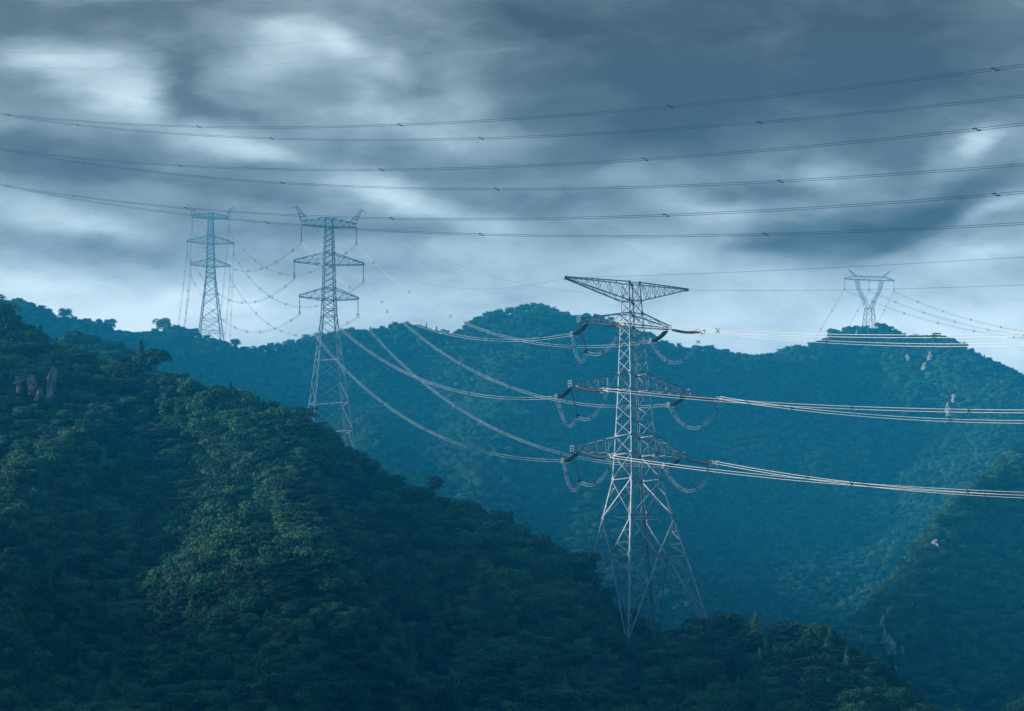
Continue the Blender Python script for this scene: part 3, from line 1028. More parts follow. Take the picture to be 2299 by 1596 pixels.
for sx in (-1, 1):
    mb = MB(None, .82)
    truss_arm(mb, sx, 8.3, .8, z_beam + 1.7, z_beam, 12.7, z_beam + .35, z_beam + .1, .3, 4, .17, .1)
    mb.build('beam_end', M_STEEL_OLD, t4)
    mb = MB(None, .82)
    tip = np.array([sx*10.6, 0, z_beam + 4.8])
    for s in (-1, 1):
        mb.bar((sx*7.6, s*.7, z_beam + 1.7), tip, .16); mb.bar((sx*6.2, s*.7, z_beam + 1.7), tip, .16)
        for t in (.3, .6):
            mb.bar(np.array([sx*7.6, s*.7, z_beam + 1.7])*(1-t) + tip*t, np.array([sx*6.2, s*.7, z_beam + 1.7])*(1-t-.15) + tip*(t+.15), .1)
    mb.bar(tip, tip + np.array([sx*.4, 0, .2]), .3)
    mb.build('earth_wire_peak', M_STEEL_OLD, t4)


def W4(x, h):
    t = math.radians(13)
    return B4 + np.array([x*math.cos(t), x*math.sin(t), h])


# ------------------------------------------------------------------ insulators
def disc_profile(L, r, n):
    ts, rs = [], []
    for i in range(n):
        a = i/n
        for f, k in ((0, .45), (.15, 1), (.55, .9), (.6, .45)):
            ts.append(a + f/n); rs.append(r*k)
    ts.append(1); rs.append(r*.4)
    return np.array(ts)*L, np.array(rs)


def ring_pts(c, ax, ay, rx, ry, n=14):
    return [np.asarray(c) + np.asarray(ax)*rx*math.cos(a) + np.asarray(ay)*ry*math.sin(a) for a in np.arange(n)*2*math.pi/n]


SUS_MESH = {}
def suspension_insulator(p, L, label, proto=[None]):
    """hanging string with its four-wire clamp, top at p; returns the clamp centre"""
    if proto[0] is None:
        root = empty('suspension_insulator', p)
        mb = MB()
        t, r = disc_profile(4.5, .15, 26)
        mb.tube([np.array([0, 0, -.25 - a]) for a in t], r, 7)
        mb.bar((0, 0, 0), (0, 0, -.3), .1)
        mb.build('disc_stack', M_INS, root)
        mb = MB(); mb.tube(ring_pts((0, 0, -4.6), (1, 0, 0), (0, 1, 0), .38, .38), .04, 5, True); mb.build('grading_ring', M_STEEL_OLD, root)
        mb = MB()
        mb.bar((-.35, 0, -4.85), (.35, 0, -4.85), .12); mb.bar((0, 0, -4.7), (0, 0, -5.2), .1)
        for sx in (-1, 1):
            mb.bar((sx*.1, 0, -4.85), (sx*.3, 0, -5.25), .1); mb.bar((sx*.3, 0, -5.25), (sx*.3, 0, -5.75), .1)
            for z in (-5.25, -5.7):
                mb.bar((sx*.3, -.35, z - .05), (sx*.3, .35, z - .05), .13)
        mb.build('yoke_clamp', M_STEEL_OLD, root)
        proto[0] = root
    else:
        root = copy_tree(proto[0])
        root.location = tuple(p)
    root.rotation_euler = (0, 0, math.radians(15))
    root.scale = (1, 1, L/5.5)
    for k in list(root.keys()): del root[k]
    tag(root, label, 'insulator', 'hanging insulator strings')
    return np.asarray(p) + np.array([0, 0, -L])


LEVEL = {'top': 'top', 'mid': 'middle', 'low': 'lowest'}
I2, I3 = {}, {}
for side in 'LR':
    for lv in ('top', 'mid', 'low'):
        sd = 'left' if side == 'L' else 'right'
        I2[side + lv] = suspension_insulator(P2[side + lv], 5.3, f'insulator hanging from the {sd} tip of the larger horned tower\'s {LEVEL[lv]} arm')
        I3[side + lv] = suspension_insulator(P3[side + lv], 5.3, f'faint insulator string hanging from the {sd} tip of the smaller horned tower\'s {LEVEL[lv]} arm')
I4 = {}
for nm, x, wd in (('L', -12.6, 'left end'), ('C', 0, 'middle'), ('R', 12.6, 'right end')):
    I4[nm] = suspension_insulator(W4(x, z_beam), 5.0, f'thin insulator hanging from the {wd} of the far Y shaped tower\'s beam')


def strain_insulator(p, q, label):
    """double tension string from arm p to conductor end q"""
    p = np.asarray(p, float); q = np.asarray(q, float)
    root = empty('strain_insulator', p, label, 'insulator', 'tension insulator strings on the front tower')
    d = q - p; L = np.linalg.norm(d); d /= L
    side = np.cross(d, [0, 0, 1.0]); side /= np.linalg.norm(side)
    up = np.cross(side, d)
    def sag(a): return d*a - np.array([0, 0, 1.0])*(.55*4*(a/L)*(1 - a/L))
    i0, i1 = 1.2, L - 1.7
    for s in (-1, 1):
        mb = MB()
        t, r = disc_profile(i1 - i0, .27, 26)
        mb.tube([sag(i0 + a) + side*s*.27 for a in t], r, 8)
        mb.build('disc_stack', M_INS, root)
    mb = MB()
    mb.bar((0, 0, 0), sag(.8), .2)
    mb.plate(sag(.95), d, side, .7, .95, .08)
    for s in (-1, 1): mb.bar(sag(.9) + side*s*.27, sag(i0 + .1) + side*s*.27, .12)
    mb.build('tower_yoke', M_FIT, root)
    mb = MB()
    mb.plate(sag(i1 + .35), d, side, .7, 1.0, .08)
    mb.bar(sag(i1 + .2), sag(L), .16)
    mb.bar(sag(L) - side*.3 - up*.3, sag(L) + side*.3 + up*.3, .12); mb.bar(sag(L) + side*.3 - up*.3, sag(L) - side*.3 + up*.3, .12)
    for s in (-1, 1):
        for s2 in (-1, 1): mb.bar(sag(L) + side*s*.25 + up*s2*.25 - d*.5, sag(L) + side*s*.25 + up*s2*.25 + d*.5, .13)
    mb.build('line_yoke', M_FIT, root)
    for s in (-1, 1):
        mb = MB()
        mb.tube(ring_pts(sag(i1 + .5) + side*s*.62, d, up, .75, .5, 16), .055, 5, True)
        mb.bar(sag(i1 + .5) + side*s*.1, sag(i1 + .5) + side*s*.62 + up*.5, .06)
        mb.bar(sag(i1 + .5) + side*s*.1, sag(i1 + .5) + side*s*.62 - up*.5, .06)
        mb.build('shield_ring', M_FIT, root)
    return q


DIR_OUT = np.array([.53, -.848, 0.0])      # towards the next tower, past the right edge
armz = {'top': 59.9, 'mid': 47.2, 'low': 34.6}
att = {('L', 'top'): -10.1, ('L', 'mid'): -14.2, ('L', 'low'): -13.2, ('R', 'top'): 8.8, ('R', 'mid'): 12.8, ('R', 'low'): 11.1}
ENDA, ENDB = {}, {}
for (sd, lv), x in att.items():
    wd = 'left' if sd == 'L' else 'right'
    p = W1(x, 0, armz[lv])
    tgt = I2[sd + lv]
    dd = tgt - p; dd[2] = 0; dd /= np.linalg.norm(dd)
    side = W1(x, .5, armz[lv])
    e1 = side + dd*9.6 + np.array([0, 0, -1.1 if lv != 'low' else -1.0])
    ENDA[sd, lv] = strain_insulator(side, e1, f'black insulator string stretched leftward from the {wd} end of the front tower\'s {LEVEL[lv]} wire arm')
    near = W1(x + (.3 if sd == 'L' else 0), -.5, armz[lv])
    e2 = near + DIR_OUT*11.2 + np.array([0, 0, {'top': -1.75, 'mid': -2.0, 'low': -2.1}[lv]])
    ENDB[sd, lv] = strain_insulator(near, e2, f'black insulator string stretched rightward from the {wd} end of the front tower\'s {LEVEL[lv]} wire arm')


def spacer_mb(c, d, r, tw):
    """four-armed spacer of a bundle, across direction d"""
    side = np.cross(d, [0, 0, 1.0]); side /= np.linalg.norm(side) + 1e-9
    up = np.cross(side, d)
    mb = MB()
    h = .24
    cs = [c + side*a*h + up*b*h for a, b in ((-.6, -.6), (.6, -.6), (.6, .6), (-.6, .6))]
    for i in range(4): mb.bar(cs[i], cs[(i+1) % 4], tw)
    for a in (-1, 1):
        for b in (-1, 1):
            mb.bar(c + side*a*h*.6 + up*b*h*.6, c + side*a*h*1.75 + up*b*h*1.75, tw*1.25)
    return mb


def bundle(name, P, r, mat, label, cat, group, child='conductor', offs=None, sp=None, sp_mat=None, tw=.07, twin=False):
    """a bundle of wires along the points P: each wire and each spacer a child"""
    P = np.asarray(P, float)
    root = empty(name, P[0], label, cat, group)
    Q = P - P[0]
    T = np.gradient(P, axis=0); T /= np.linalg.norm(T, axis=1)[:, None]
    T2_ = T.copy(); T2_[:, 2] = 0
    ln = np.linalg.norm(T2_, axis=1)[:, None]
    T2_ = np.where(ln > .05, T2_/np.maximum(ln, 1e-6), np.array([[1.0, 0, 0]]))
    side = np.stack([T2_[:, 1], -T2_[:, 0], np.zeros(len(P))], 1)
    up = np.cross(side, T); up *= np.sign(up[:, 2:3] + 1e-9)
    if offs is None: offs = [(-.225, -.225), (.225, -.225), (.225, .225), (-.225, .225)]
    for a, b in offs:
        mb = MB(); mb.tube(Q + side*a + up*b, r, 5)
        mb.build(child, mat, root, True)
    if sp is not None:
        L = np.concatenate([[0], np.cumsum(np.linalg.norm(np.diff(P, axis=0), axis=1))])
        for s in sp:
            s = s*L[-1] if s <= 1 else s
            c = np.array([np.interp(s, L, Q[:, k]) for k in range(3)])
            d = np.array([np.interp(s, L, T[:, k]) for k in range(3)])
            if twin:
                sd_ = np.cross(d, [0, 0, 1.0]); sd_ /= np.linalg.norm(sd_)
                u_ = np.cross(sd_, d)
                q0 = c - sd_*offs[0][0] * -1 * 0 + (sd_*(-1)*0)
                sdv = np.array([d[1], -d[0], 0]); sdv /= np.linalg.norm(sdv)
                a0 = c + sdv*offs[0][0] + np.array([0, 0, offs[0][1]]); a1 = c + sdv*offs[1][0] + np.array([0, 0, offs[1][1]])
                mb = MB()
                mb.bar(a0 - d*.35, a1 + d*.35, .10)
                mb.bar(a0 - d*.75, a0 + d*.05, .24); mb.bar(a1 - d*.05, a1 + d*.75, .24)
            else:
                mb = spacer_mb(c, d, r, tw)
            mb.build('spacer', sp_mat or M_DARKFIT, root)
    return root


def plan_t(p0, d, px):
    u = (px - CX)/F
    return (u*p0[1] - p0[0])/(d[0] - u*d[1])


def span(p0, p1, pts, n=44):
    """wire hanging between two fixed ends, its sag taken from bearings it is seen at"""
    p0 = np.asarray(p0, float); p1 = np.asarray(p1, float); d = p1 - p0
    num = den = 0
    for px, py in pts:
        t = plan_t(p0, d, px)
        if not 0 < t < 1: continue
        Y = p0[1] + d[1]*t
        z = (YH - py)/F*Y
        g = 4*t*(1 - t)
        num += (p0[2] + d[2]*t - z)*g; den += g*g
    s = max(num/den, 0.2) if den else 3.0
    t = np.linspace(0, 1, n)[:, None]
    P = p0 + d*t
    P[:, 2] -= (4*s*t*(1 - t))[:, 0]
    return P


def freeline(p0, xy1, pts, n=44, fixed=True):
    """wire from p0 towards the plan point xy1 (outside the picture), height fitted to bearings"""
    p0 = np.asarray(p0, float)
    d = np.array([xy1[0] - p0[0], xy1[1] - p0[1]])
    rows, rhs = [], []
    for px, py in pts:
        t = plan_t(p0, d, px)
        z = (YH - py)/F*(p0[1] + d[1]*t)
        rows.append([t, t*t] if fixed else [1, t, t*t]); rhs.append(z - (p0[2] if fixed else 0))
    c = np.linalg.lstsq(np.array(rows), np.array(rhs), rcond=None)[0]
    t = np.linspace(0, 1, n)
    z = p0[2] + c[0]*t + c[1]*t*t if fixed else c[0] + c[1]*t + c[2]*t*t
    return np.stack([p0[0] + d[0]*t, p0[1] + d[1]*t, z], 1)


G_A = 'bundles between the horned tower and the front tower'
PTS_A = {('L', 'low'): [(982, 1017), (1151, 1093)], ('R', 'low'): [(1042, 945), (1256, 1065)], ('L', 'mid'): [(919, 872), (1032, 928), (1151, 959)],
         ('R', 'mid'): [(982, 787), (1116, 886), (1291, 956)], ('L', 'top'): [(931, 757), (1046, 801), (1189, 824)], ('R', 'top'): [(954, 681), (1084, 767), (1256, 822)]}
for (sd, lv), pts in PTS_A.items():
    wd = 'left' if sd == 'L' else 'right'
    P = span(I2[sd + lv], ENDA[sd, lv], pts)
    n = 6
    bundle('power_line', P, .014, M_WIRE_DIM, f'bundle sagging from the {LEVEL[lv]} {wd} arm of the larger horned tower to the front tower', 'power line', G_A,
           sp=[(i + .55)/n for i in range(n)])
G_B = 'bundles leaving the front tower to the right'
PTS_B = {('L', 'top'): [(1700, 807.5), (2000, 816), (2500, 817)], ('R', 'top'): [(1967, 834), (2250, 839), (2500, 841.5)],
         ('L', 'mid'): [(1700, 974), (2100, 995), (2500, 1005)], ('R', 'mid'): [(2003, 1006), (2250, 1021), (2500, 1031)],
         ('L', 'low'): [(1700, 1145), (2100, 1182), (2500, 1206)], ('R', 'low'): [(1975, 1168), (2250, 1196), (2500, 1213)]}
for (sd, lv), pts in PTS_B.items():
    wd = 'near left' if sd == 'L' else 'far right'
    e = ENDB[sd, lv]
    P = freeline(e, (e + DIR_OUT*165)[:2], pts)
    sp = {('L', 'top'): [30, 88], ('R', 'top'): [38, 96], ('L', 'mid'): [24, 72, 100], ('R', 'mid'): [22, 66, 98], ('L', 'low'): [30, 70, 98], ('R', 'low'): [28, 76, 110]}[sd, lv]
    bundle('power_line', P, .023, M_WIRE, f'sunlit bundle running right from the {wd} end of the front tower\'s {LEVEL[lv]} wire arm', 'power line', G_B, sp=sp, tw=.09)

G_C = 'bundles between the two horned towers'
PTS_C = {'Llow': [(620, 813), (676, 798)], 'Lmid': [(609, 740), (644, 730)], 'Rlow': [(648, 786), (740, 820), (774, 818)], 'Rmid': [(659, 725), (720, 748), (757, 748)], 'Ltop': [(600, 660), (650, 655)], 'Rtop': [(680, 665), (740, 670)]}
for key, pts in PTS_C.items():
    wd = 'left' if key[0] == 'L' else 'right'
    P = span(I3[key], I2[key], pts)
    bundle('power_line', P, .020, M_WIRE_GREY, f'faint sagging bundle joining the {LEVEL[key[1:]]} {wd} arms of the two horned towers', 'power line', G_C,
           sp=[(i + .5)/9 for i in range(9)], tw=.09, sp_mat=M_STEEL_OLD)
G_D = 'bundles dropping behind the far ridge'
for key, (px, py) in {'Lmid': (430, 800), 'Llow': (444, 805), 'Rlow': (548, 800), 'Rmid': (560, 815), 'Ltop': (452, 760), 'Rtop': (538, 740)}.items():
    wd = 'left' if key[0] == 'L' else 'right'
    p1 = at(px, py + 30, 1190)
    P = span(I3[key], p1, [((to_px(I3[key])[0] + px)/2, (to_px(I3[key])[1] + py)/2 + 22)], 24)
    bundle('power_line', P, .022, M_WIRE_OLD, f'thin bundle dropping behind the ridge from the {LEVEL[key[1:]]} {wd} arm of the smaller horned tower', 'power line', G_D, sp=[.3, .6, .85], tw=.09, sp_mat=M_STEEL_OLD)
G_E = 'bundles of the far Y shaped tower'
for nm, wd, pts in (('R', 'right', [(2241, 737.5), (2345, 773), (2419, 794), (2500, 809)]), ('C', 'middle', [(2176, 733), (2272, 769), (2346, 790), (2429, 808), (2500, 820)]), ('L', 'left', [(2139, 739.6), (2201, 763), (2275, 785), (2356, 804), (2500, 826)])):
    e = I4[nm]
    P = freeline(e, at(2760, 0, 860)[:2], pts)
    bundle('power_line', P, .018, M_WIRE_OLD, f'faint bundle running down rightward from the far Y shaped tower\'s {wd} insulator', 'power line', G_E, sp=[40, 80, 120, 160, 200, 240], tw=.11)
    q = {'L': (2000, 800), 'C': (2065, 800), 'R': (2138, 790)}[nm]
    p1 = at(q[0] - 18, q[1] + 40, 1290)
    P = span(e, p1, [((to_px(e)[0] + q[0])/2 - 8, (to_px(e)[1] + q[1])/2 + 10)], 20)
    bundle('power_line', P, .016, M_WIRE_OLD, f'faint bundle dropping behind the peak from the far Y shaped tower\'s {wd} insulator', 'power line', G_E, sp=[.35, .7], tw=.11)

# lines crossing the sky
G_S = 'twin wire lines crossing the sky'
SKY = [
    ([(0, 278), (485, 309), (977, 305), (1637, 261), (2430, 168), (2500, 160)], 0, [485, 977, 1637, 2430, 22], 'uppermost dark twin line crossing the whole sky'),
    ([(0, 279), (190, 305), (663, 338.6), (1175, 338), (1855, 298), (2500, 235)], 1, [190, 663, 1175, 1855], 'second dark twin line from the top of the sky'),
    ([(0, 363), (440, 405), (932, 414.6), (1575, 389), (2385, 315), (2500, 304)], 0, [440, 932, 1575, 2385], 'third dark twin line from the top of the sky'),
    ([(0, 364), (203, 398), (690, 447), (1213, 462), (1905, 442), (2500, 402)], 1, [203, 690, 1213, 1905], 'fourth dark twin line from the top of the sky'),
    ([(0, 449), (180, 481), (455, 508), (957, 533), (1626, 525), (2432, 475), (2500, 470)], 0, [180, 455, 957, 1626, 2432], 'fifth dark twin line passing just over the horned tower tops'),
    ([(0, 452), (652, 543), (1175, 573), (1868, 573), (2500, 545)], 1, [652, 1175, 1868], 'lowest dark twin line crossing the sky behind the horned tower tops'),
]
s0 = at(-130, 0, 772)[:2]; s1 = at(2660, 0, 405)[:2]
prp = np.array([s1[1] - s0[1], -(s1[0] - s0[0])]); prp /= -np.linalg.norm(prp)
for pts, k, sps, lab in SKY:
    off = prp*20*k
    p0 = np.array([*(s0 + off), 0]); xy1 = s1 + off
    P = freeline(p0, xy1, pts, 64, fixed=False)
    L = np.concatenate([[0], np.cumsum(np.linalg.norm(np.diff(P, axis=0), axis=1))])
    ppx = CX + F*P[:, 0]/P[:, 1]
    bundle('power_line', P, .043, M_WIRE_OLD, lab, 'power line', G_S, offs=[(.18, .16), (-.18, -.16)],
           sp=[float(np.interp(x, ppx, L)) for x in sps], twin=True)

# earth wires
G_W = 'single earth wires'
def single(P, r, mat, label):
    root = empty('earth_wire', P[0], label, 'earth wire', G_W)
    mb = MB(); mb.tube(np.asarray(P) - P[0], r, 5); mb.build('cable', mat, root, True)
for nm, x, L, pts in (('left', -15.2, 'Lgw', [(975, 680), (1116, 700), (1274, 693)]), ('right', 13.4, 'Rgw', [(1179, 670), (1326, 700), (1500, 717)])):
    tip = W1(x, 0, 68.0)
    single(span(P2[L], tip, pts), .018, M_WIRE_GREY, f'thin earth wire from the larger horned tower\'s {nm} horn to the front tower')
    single(span(P3[L], P2[L], [], 30), .012, M_WIRE_GREY, f'very faint earth wire between the {nm} horns of the two horned towers')
    pr = {'left': [(2000, 655), (2300, 639.6), (2500, 627.6)], 'right': [(2000, 709), (2250, 703), (2500, 695.7)]}[nm]
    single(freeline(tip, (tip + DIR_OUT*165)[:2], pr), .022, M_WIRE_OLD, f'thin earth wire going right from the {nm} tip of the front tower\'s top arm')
for k, pts, nm in ((0, [(185, 129), (598, 117), (870, 90), (1250, 46), (1571, 2)], 'upper'), (1, [(217, 169), (544, 163), (816, 147), (1087, 125), (1250, 111), (1685, 65), (2087, 2)], 'lower')):
    off = prp*20*k
    P = freeline(np.array([*(s0 + off), 0]), s1 + off, pts, 64, fixed=False)
    single(P, .015, M_WIRE_OLD, f'{nm} of two hair thin earth wires high in the clouds')

# ------------------------------------------------------------------ jumper loops
G_J = 'jumper loops under the front tower arms'
def hang(p, q, sag, n=16):
    t = np.linspace(0, 1, n)[:, None]
    P = np.asarray(p) + (np.asarray(q) - np.asarray(p))*t
    P[:, 2] -= (4*sag*t*(1 - t))[:, 0]
    return P
tipx = {'top': -12.4, 'mid': -14.9, 'low': -14.9}
for lv in ('top', 'mid', 'low'):
    top = W1(tipx[lv], 0, armz[lv] - .1)
    foot = W1(tipx[lv] + 1.3, -.3, armz[lv] - 5.9)
    root = empty('jumper_post', top, f'slim rod steadying the jumper loop under the front tower\'s {LEVEL[lv]} left wire arm', 'insulator', 'rods steadying the jumper loops')
    mb = MB()
    tt, rr = disc_profile(np.linalg.norm(foot - top) - .5, .17, 30)
    d = (foot - top)/np.linalg.norm(foot - top)
    mb.tube([d*(.25 + a) for a in tt], rr, 6); mb.bar((0, 0, 0), d*.4, .12)
    mb.build('rod', M_INS, root)
    mb = MB()
    mb.plate(foot - top, (C1, S1, 0), (0, 0, 1), .8, .6, .3); mb.build('clamp', M_DARKFIT, root)
    a, b = ENDA['L', lv], ENDB['L', lv]
    PA = hang(a, foot, 3.6, 18)
    x = PA - foot; PA[:, 2] -= 0
    PB = hang(foot, b, 2.6, 18)
    P = np.concatenate([PA[:-1], PB])
    for _ in range(2): P[1:-1] = (P[:-2] + 2*P[1:-1] + P[2:])/4
    bundle('jumper_loop', P, .012, M_WIRE_DIM, f'slack wire jumper held by a rod under the front tower\'s {LEVEL[lv]} left wire arm', 'jumper', G_J, 'jumper_cable', sp=[.12, .3, .7, .9], tw=.08)
    P = hang(ENDA['R', lv], ENDB['R', lv], 5.3, 30)
    bundle('jumper_loop', P, .012, M_WIRE_DIM, f'free hanging wire jumper under the front tower\'s {LEVEL[lv]} right wire arm', 'jumper', G_J, 'jumper_cable', sp=[.12, .35, .62, .88], tw=.08)

# ------------------------------------------------------------------ haze
m = bpy.data.materials.new('valley_haze'); m.use_nodes = True
nt = m.node_tree; nt.nodes.remove(nt.nodes['Principled BSDF'])
pv = nt.nodes.new('ShaderNodeVolumePrincipled')
HAZE_D, HAZE_C = .00029, (.03, .55, 1.0)
pv.inputs['Density'].default_value = HAZE_D
pv.inputs['Color'].default_value = (*HAZE_C, 1)
pv.inputs['Anisotropy'].default_value = 0.0
nt.links.new(pv.outputs[0], nt.nodes['Material Output'].inputs['Volume'])
x0, x1, y0, y1, z0, z1 = -1510, 1510, -310, 1710, float(GZ.min()) - 1, 213
V = [(x, y, z) for z in (z0, z1) for (x, y) in ((x0, y0), (x1, y0), (x1, y1), (x0, y1))]
me = bpy.data.meshes.new('haze')
me.from_pydata(V, [], [(3, 2, 1, 0), (4, 5, 6, 7), (0, 1, 5, 4), (1, 2, 6, 5), (2, 3, 7, 6), (3, 0, 4, 7)])
tag(link_mesh('haze', me, m), 'blue haze filling the valley', 'haze', kind='stuff')

# ------------------------------------------------------------------ sky and sun
SUN_AZ, SUN_EL = math.radians(-91), math.radians(15)      # azimuth from the view direction, negative to the left
sun_dir = Vector((math.sin(SUN_AZ)*math.cos(SUN_EL), math.cos(SUN_AZ)*math.cos(SUN_EL), math.sin(SUN_EL)))
ld = bpy.data.lights.new('sun', 'SUN')
ld.energy = 5.0; ld.angle = math.radians(6); ld.color = (1.0, .89, .77)
so = bpy.data.objects.new('sun', ld); col.objects.link(so)
so.rotation_euler = (-sun_dir).to_track_quat('-Z', 'Y').to_euler()
so.location = (-200, -100, 400)

w = bpy.data.worlds.new('World'); scene.world = w; w.use_nodes = True
nt = w.node_tree; nt.nodes.clear()
out = nt.nodes.new('ShaderNodeOutputWorld'); bg = nt.nodes.new('ShaderNodeBackground')
nt.links.new(bg.outputs[0], out.inputs['Surface'])
sky = nt.nodes.new('ShaderNodeTexSky'); sky.sky_type = 'NISHITA'; sky.sun_disc = False
sky.sun_elevation = SUN_EL; sky.sun_rotation = SUN_AZ
BG = .1
bg.inputs['Strength'].default_value = BG


def mth(op, a, b=None, c=None, clamp=False):
    n = nt.nodes.new('ShaderNodeMath'); n.operation = op; n.use_clamp = clamp
    for i, v in enumerate((a, b, c)):
        if v is None: continue
        if isinstance(v, (int, float)): n.inputs[i].default_value = v
        else: nt.links.new(v, n.inputs[i])
    return n.outputs[0]


tc = nt.nodes.new('ShaderNodeTexCoord')
sep = nt.nodes.new('ShaderNodeSeparateXYZ'); nt.links.new(tc.outputs['Generated'], sep.inputs[0])
dx, dy, dz = sep.outputs
yy = mth('MAXIMUM', dy, .04)
U = mth('MULTIPLY_ADD', mth('DIVIDE', dx, yy), F/1000, CX/1000)          # bearing and height in the sky, 1 = 9.7 degrees
Vv = mth('MULTIPLY_ADD', mth('DIVIDE', dz, yy), -F/1000, YH/1000)
cmb = nt.nodes.new('ShaderNodeCombineXYZ')
nt.links.new(U, cmb.inputs[0]); nt.links.new(Vv, cmb.inputs[1])
uv = cmb.outputs[0]


def vmap(vec, loc, rot, scl, typ='POINT'):
    n = nt.nodes.new('ShaderNodeMapping'); n.vector_type = typ
    n.inputs['Location'].default_value = loc; n.inputs['Rotation'].default_value = (0, 0, math.radians(rot)); n.inputs['Scale'].default_value = scl
    nt.links.new(vec, n.inputs['Vector'])
    return n.outputs[0]


n1 = noise(nt, 1.0, 5, .52, vmap(uv, (3.1, 1.7, 0), -10, (2.4, 6.5, 1)), .2)
nv = nt.nodes.new('ShaderNodeVectorMath'); nv.operation = 'SUBTRACT'
nt.links.new(n1.outputs['Color'], nv.inputs[0]); nv.inputs[1].default_value = (.5, .5, .5)
ns = nt.nodes.new('ShaderNodeVectorMath'); ns.operation = 'MULTIPLY'
nt.links.new(nv.outputs[0], ns.inputs[0]); ns.inputs[1].default_value = (.24, .10, 0)
na = nt.nodes.new('ShaderNodeVectorMath'); na.operation = 'ADD'
nt.links.new(uv, na.inputs[0]); nt.links.new(ns.outputs[0], na.inputs[1])
wv = na.outputs[0]
BLOBS = [  # centre x, y, radius x, y (thousandths of the frame), tilt, lift
    (110, 150, 170, 80, 4, .24), (230, 175, 210, 85, 18, .27), (330, 235, 110, 80, 25, .22), (270, 245, 150, 60, 10, .14),
    (640, 105, 150, 60, 4, .26), (760, 92, 150, 50, 12, .30), (840, 125, 90, 55, 25, .24), (620, 170, 140, 50, 0, .16), (955, 172, 80, 50, 8, .34), (865, 225, 80, 60, -50, .22), (740, 160, 150, 70, 0, .16),
    (560, 342, 200, 52, 6, .32), (640, 365, 110, 35, 8, .20), (330, 300, 180, 40, 10, .14), (1000, 300, 170, 55, 12, .18), (1130, 220, 90, 120, 35, .18), (1060, 350, 110, 40, 5, .18), (1200, 320, 120, 60, -10, .08),
    (930, 470, 170, 62, 16, .28), (1020, 495, 150, 50, 14, .22), (860, 430, 140, 45, 12, .18), (1230, 555, 110, 36, 0, .22), (1100, 520, 160, 36, 10, .14),
    (60, 520, 190, 50, 8, .22), (230, 545, 200, 45, 12, .20), (40, 480, 120, 30, 8, .12),
    (2385, 352, 60, 34, -35, .34), (2350, 385, 110, 60, -20, .16), (2440, 330, 60, 40, -10, .12), (2060, 405, 130, 60, -8, .14), (2010, 430, 80, 40, -12, .10),
    (1740, 525, 200, 46, 8, .20), (1640, 490, 120, 34, 6, .10), (2480, 485, 130, 32, -10, .20), (2380, 520, 150, 20, -14, .12), (1500, 440, 240, 50, -3, .05),
    (60, 675, 300, 60, 0, .22), (120, 740, 420, 90, 0, .20), (480, 770, 420, 90, 0, .22), (2400, 620, 260, 60, -14, .22), (1500, 640, 340, 60, 0, .18), (1150, 600, 260, 50, 0, .10),
    (1840, 640, 120, 24, -5, .14), (2400, 800, 420, 150, 0, .22), (1750, 760, 400, 110, 0, .16),
    (1950, 40, 760, 260, 0, -.34), (1500, 150, 380, 230, 14, -.22), (2300, 150, 420, 190, 0, -.18), (1250, 40, 220, 90, 22, -.18), (1800, 260, 520, 110, -6, -.14), (1560, 330, 260, 70, -10, -.10),
    (2060, 560, 340, 80, -8, -.34), (1900, 260, 760, 230, -4, -.14), (1880, 620, 210, 44, -6, -.24), (2260, 520, 240, 48, -16, -.30), (2120, 610, 150, 36, -22, -.22), (2420, 440, 160, 50, -14, -.18), (1850, 470, 260, 44, -6, -.14), (2250, 400, 90, 40, -12, -.12),
    (430, 190, 110, 60, 28, -.13), (90, 40, 300, 80, 0, -.20), (420, 60, 220, 70, 10, -.12), (960, 50, 260, 50, 10, -.12), (200, 405, 300, 70, 12, -.22), (60, 330, 200, 40, 8, -.10), (520, 265, 190, 44, 14, -.14), (1200, 410, 220, 50, -4, -.12),
    (640, 470, 240, 44, 6, -.14), (760, 560, 340, 50, 4, -.14), (340, 610, 340, 40, 5, -.12), (1330, 480, 240, 60, 0, -.14), (1350, 300, 160, 90, 20, -.08),
]
acc = None
for cx, cy, rx, ry, rot, amp in BLOBS:
    g = nt.nodes.new('ShaderNodeTexGradient'); g.gradient_type = 'SPHERICAL'
    nt.links.new(vmap(wv, (cx/1000, cy/1000, 0), rot, (rx/1000*1.25, ry/1000*1.25, 1), 'TEXTURE'), g.inputs[0])
    mr = nt.nodes.new('ShaderNodeMapRange'); mr.interpolation_type = 'SMOOTHSTEP'
    nt.links.new(g.outputs['Fac'], mr.inputs['Value'])
    mr.inputs['To Max'].default_value = amp*(.95 if amp > .2 else 1.0)
    acc = mr.outputs[0] if acc is None else mth('ADD', acc, mr.outputs[0])
# base: brighter towards the horizon, streaky fine structure everywhere
hz = nt.nodes.new('ShaderNodeMapRange'); hz.interpolation_type = 'SMOOTHSTEP'
nt.links.new(Vv, hz.inputs['Value']); hz.inputs['From Min'].default_value = .42; hz.inputs['From Max'].default_value = .88
hz.inputs['To Min'].default_value = .39; hz.inputs['To Max'].default_value = .77
n2 = noise(nt, 1.0, 6, .58, vmap(wv, (9.3, 4.2, 0), -8, (2.6, 9.0, 1)), .15)
n3 = noise(nt, 1.0, 5, .6, vmap(wv, (1.3, 8.2, 0), 8, (6.0, 13.0, 1)), .35)
n4 = noise(nt, 1.0, 7, .6, vmap(wv, (5.3, 2.2, 0), -14, (4.6, 8.5, 1)), .25)
fine = mth('ADD', mth('MULTIPLY_ADD', n4.outputs['Fac'], .30, -.15), mth('ADD', mth('MULTIPLY_ADD', n2.outputs['Fac'], .46, -.23), mth('MULTIPLY_ADD', n3.outputs['Fac'], .26, -.13)))
tot = mth('ADD', mth('ADD', acc, hz.outputs[0]), fine, clamp=True)


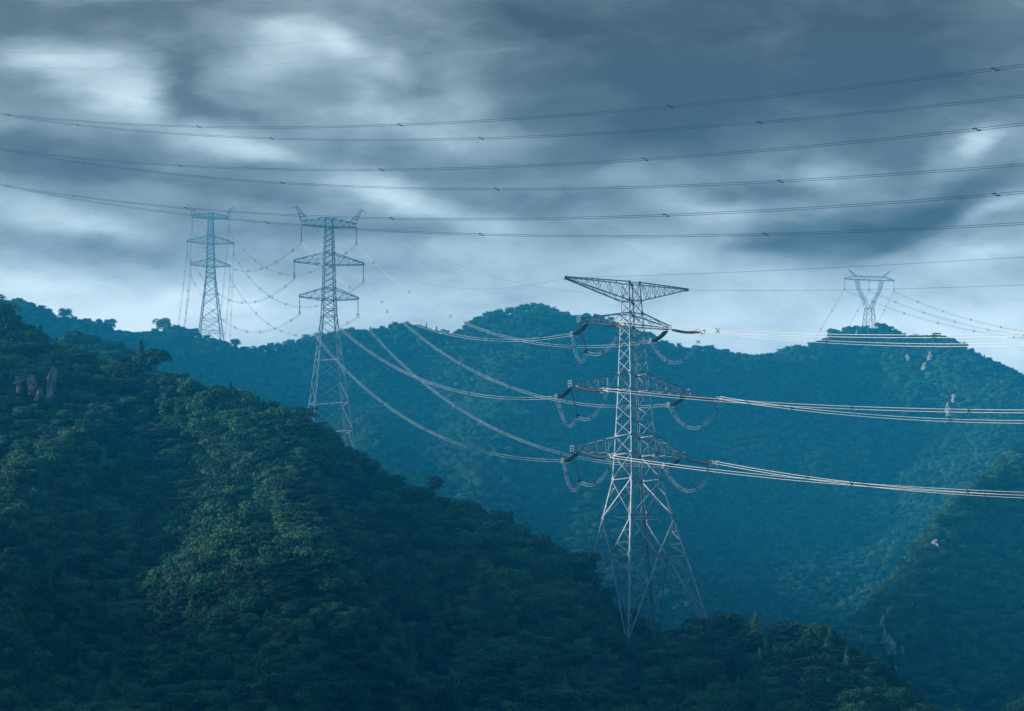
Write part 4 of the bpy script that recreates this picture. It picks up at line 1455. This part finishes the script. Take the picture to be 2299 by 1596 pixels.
def s2l(c): return tuple(((v/255 + .055)/1.055)**2.4 if v > 10 else v/255/12.92 for v in c)


CLOUD = [(0, (70, 50, 34)), (.25, (100, 97, 92)), (.5, (143, 151, 153)), (.75, (186, 198, 203)), (1, (228, 236, 239))]
SKY_GAIN = .60
cr = ramp(nt, tot, [(p, s2l(c)) for p, c in CLOUD])
gain = nt.nodes.new('ShaderNodeVectorMath'); gain.operation = 'SCALE'
nt.links.new(cr.outputs['Color'], gain.inputs[0]); gain.inputs['Scale'].default_value = SKY_GAIN/BG
# the cloud bank ends towards the zenith and behind the camera; unseen sky there brightened to light haze and foliage
mk1 = nt.nodes.new('ShaderNodeMapRange'); mk1.interpolation_type = 'SMOOTHSTEP'
nt.links.new(dy, mk1.inputs['Value']); mk1.inputs['From Min'].default_value = .55; mk1.inputs['From Max'].default_value = .88
mk2 = nt.nodes.new('ShaderNodeMapRange'); mk2.interpolation_type = 'SMOOTHSTEP'
nt.links.new(dz, mk2.inputs['Value']); mk2.inputs['From Min'].default_value = .34; mk2.inputs['From Max'].default_value = .60; mk2.inputs['To Min'].default_value = 1; mk2.inputs['To Max'].default_value = 0
mask = mth('MULTIPLY', mk1.outputs[0], mk2.outputs[0])
rest_sky = nt.nodes.new('ShaderNodeVectorMath'); rest_sky.operation = 'MULTIPLY_ADD'
nt.links.new(sky.outputs[0], rest_sky.inputs[0]); rest_sky.inputs[1].default_value = (.40, .52, .60); rest_sky.inputs[2].default_value = (1.3, 2.3, 2.8)
mx = nt.nodes.new('ShaderNodeMix'); mx.data_type = 'RGBA'
nt.links.new(mask, mx.inputs[0]); nt.links.new(rest_sky.outputs[0], mx.inputs[6]); nt.links.new(gain.outputs[0], mx.inputs[7])
nt.links.new(mx.outputs[2], bg.inputs['Color'])
w.cycles.sampling_method = 'MANUAL'; w.cycles.sample_map_resolution = 1024

# ------------------------------------------------------------------ camera
cd = bpy.data.cameras.new('camera'); cam = bpy.data.objects.new('camera', cd); col.objects.link(cam)
cd.sensor_width = 36; cd.lens = 36*F/2500
cd.shift_y = (YH - 868)/2500
cd.clip_start = .5; cd.clip_end = 20000
cam.location = (0, 0, 0); cam.rotation_euler = (math.pi/2, 0, 0)
scene.camera = cam

scene.render.engine = 'CYCLES'
scene.cycles.use_denoising = True
scene.cycles.max_bounces = 6
scene.cycles.diffuse_bounces = 2
scene.cycles.volume_bounces = 1
scene.cycles.use_adaptive_sampling = False
vs = scene.view_settings
vs.view_transform = 'Standard'; vs.look = 'None'; vs.exposure = 1.0; vs.gamma = 1
print('TREES', len(TX), 'individual', NIND)
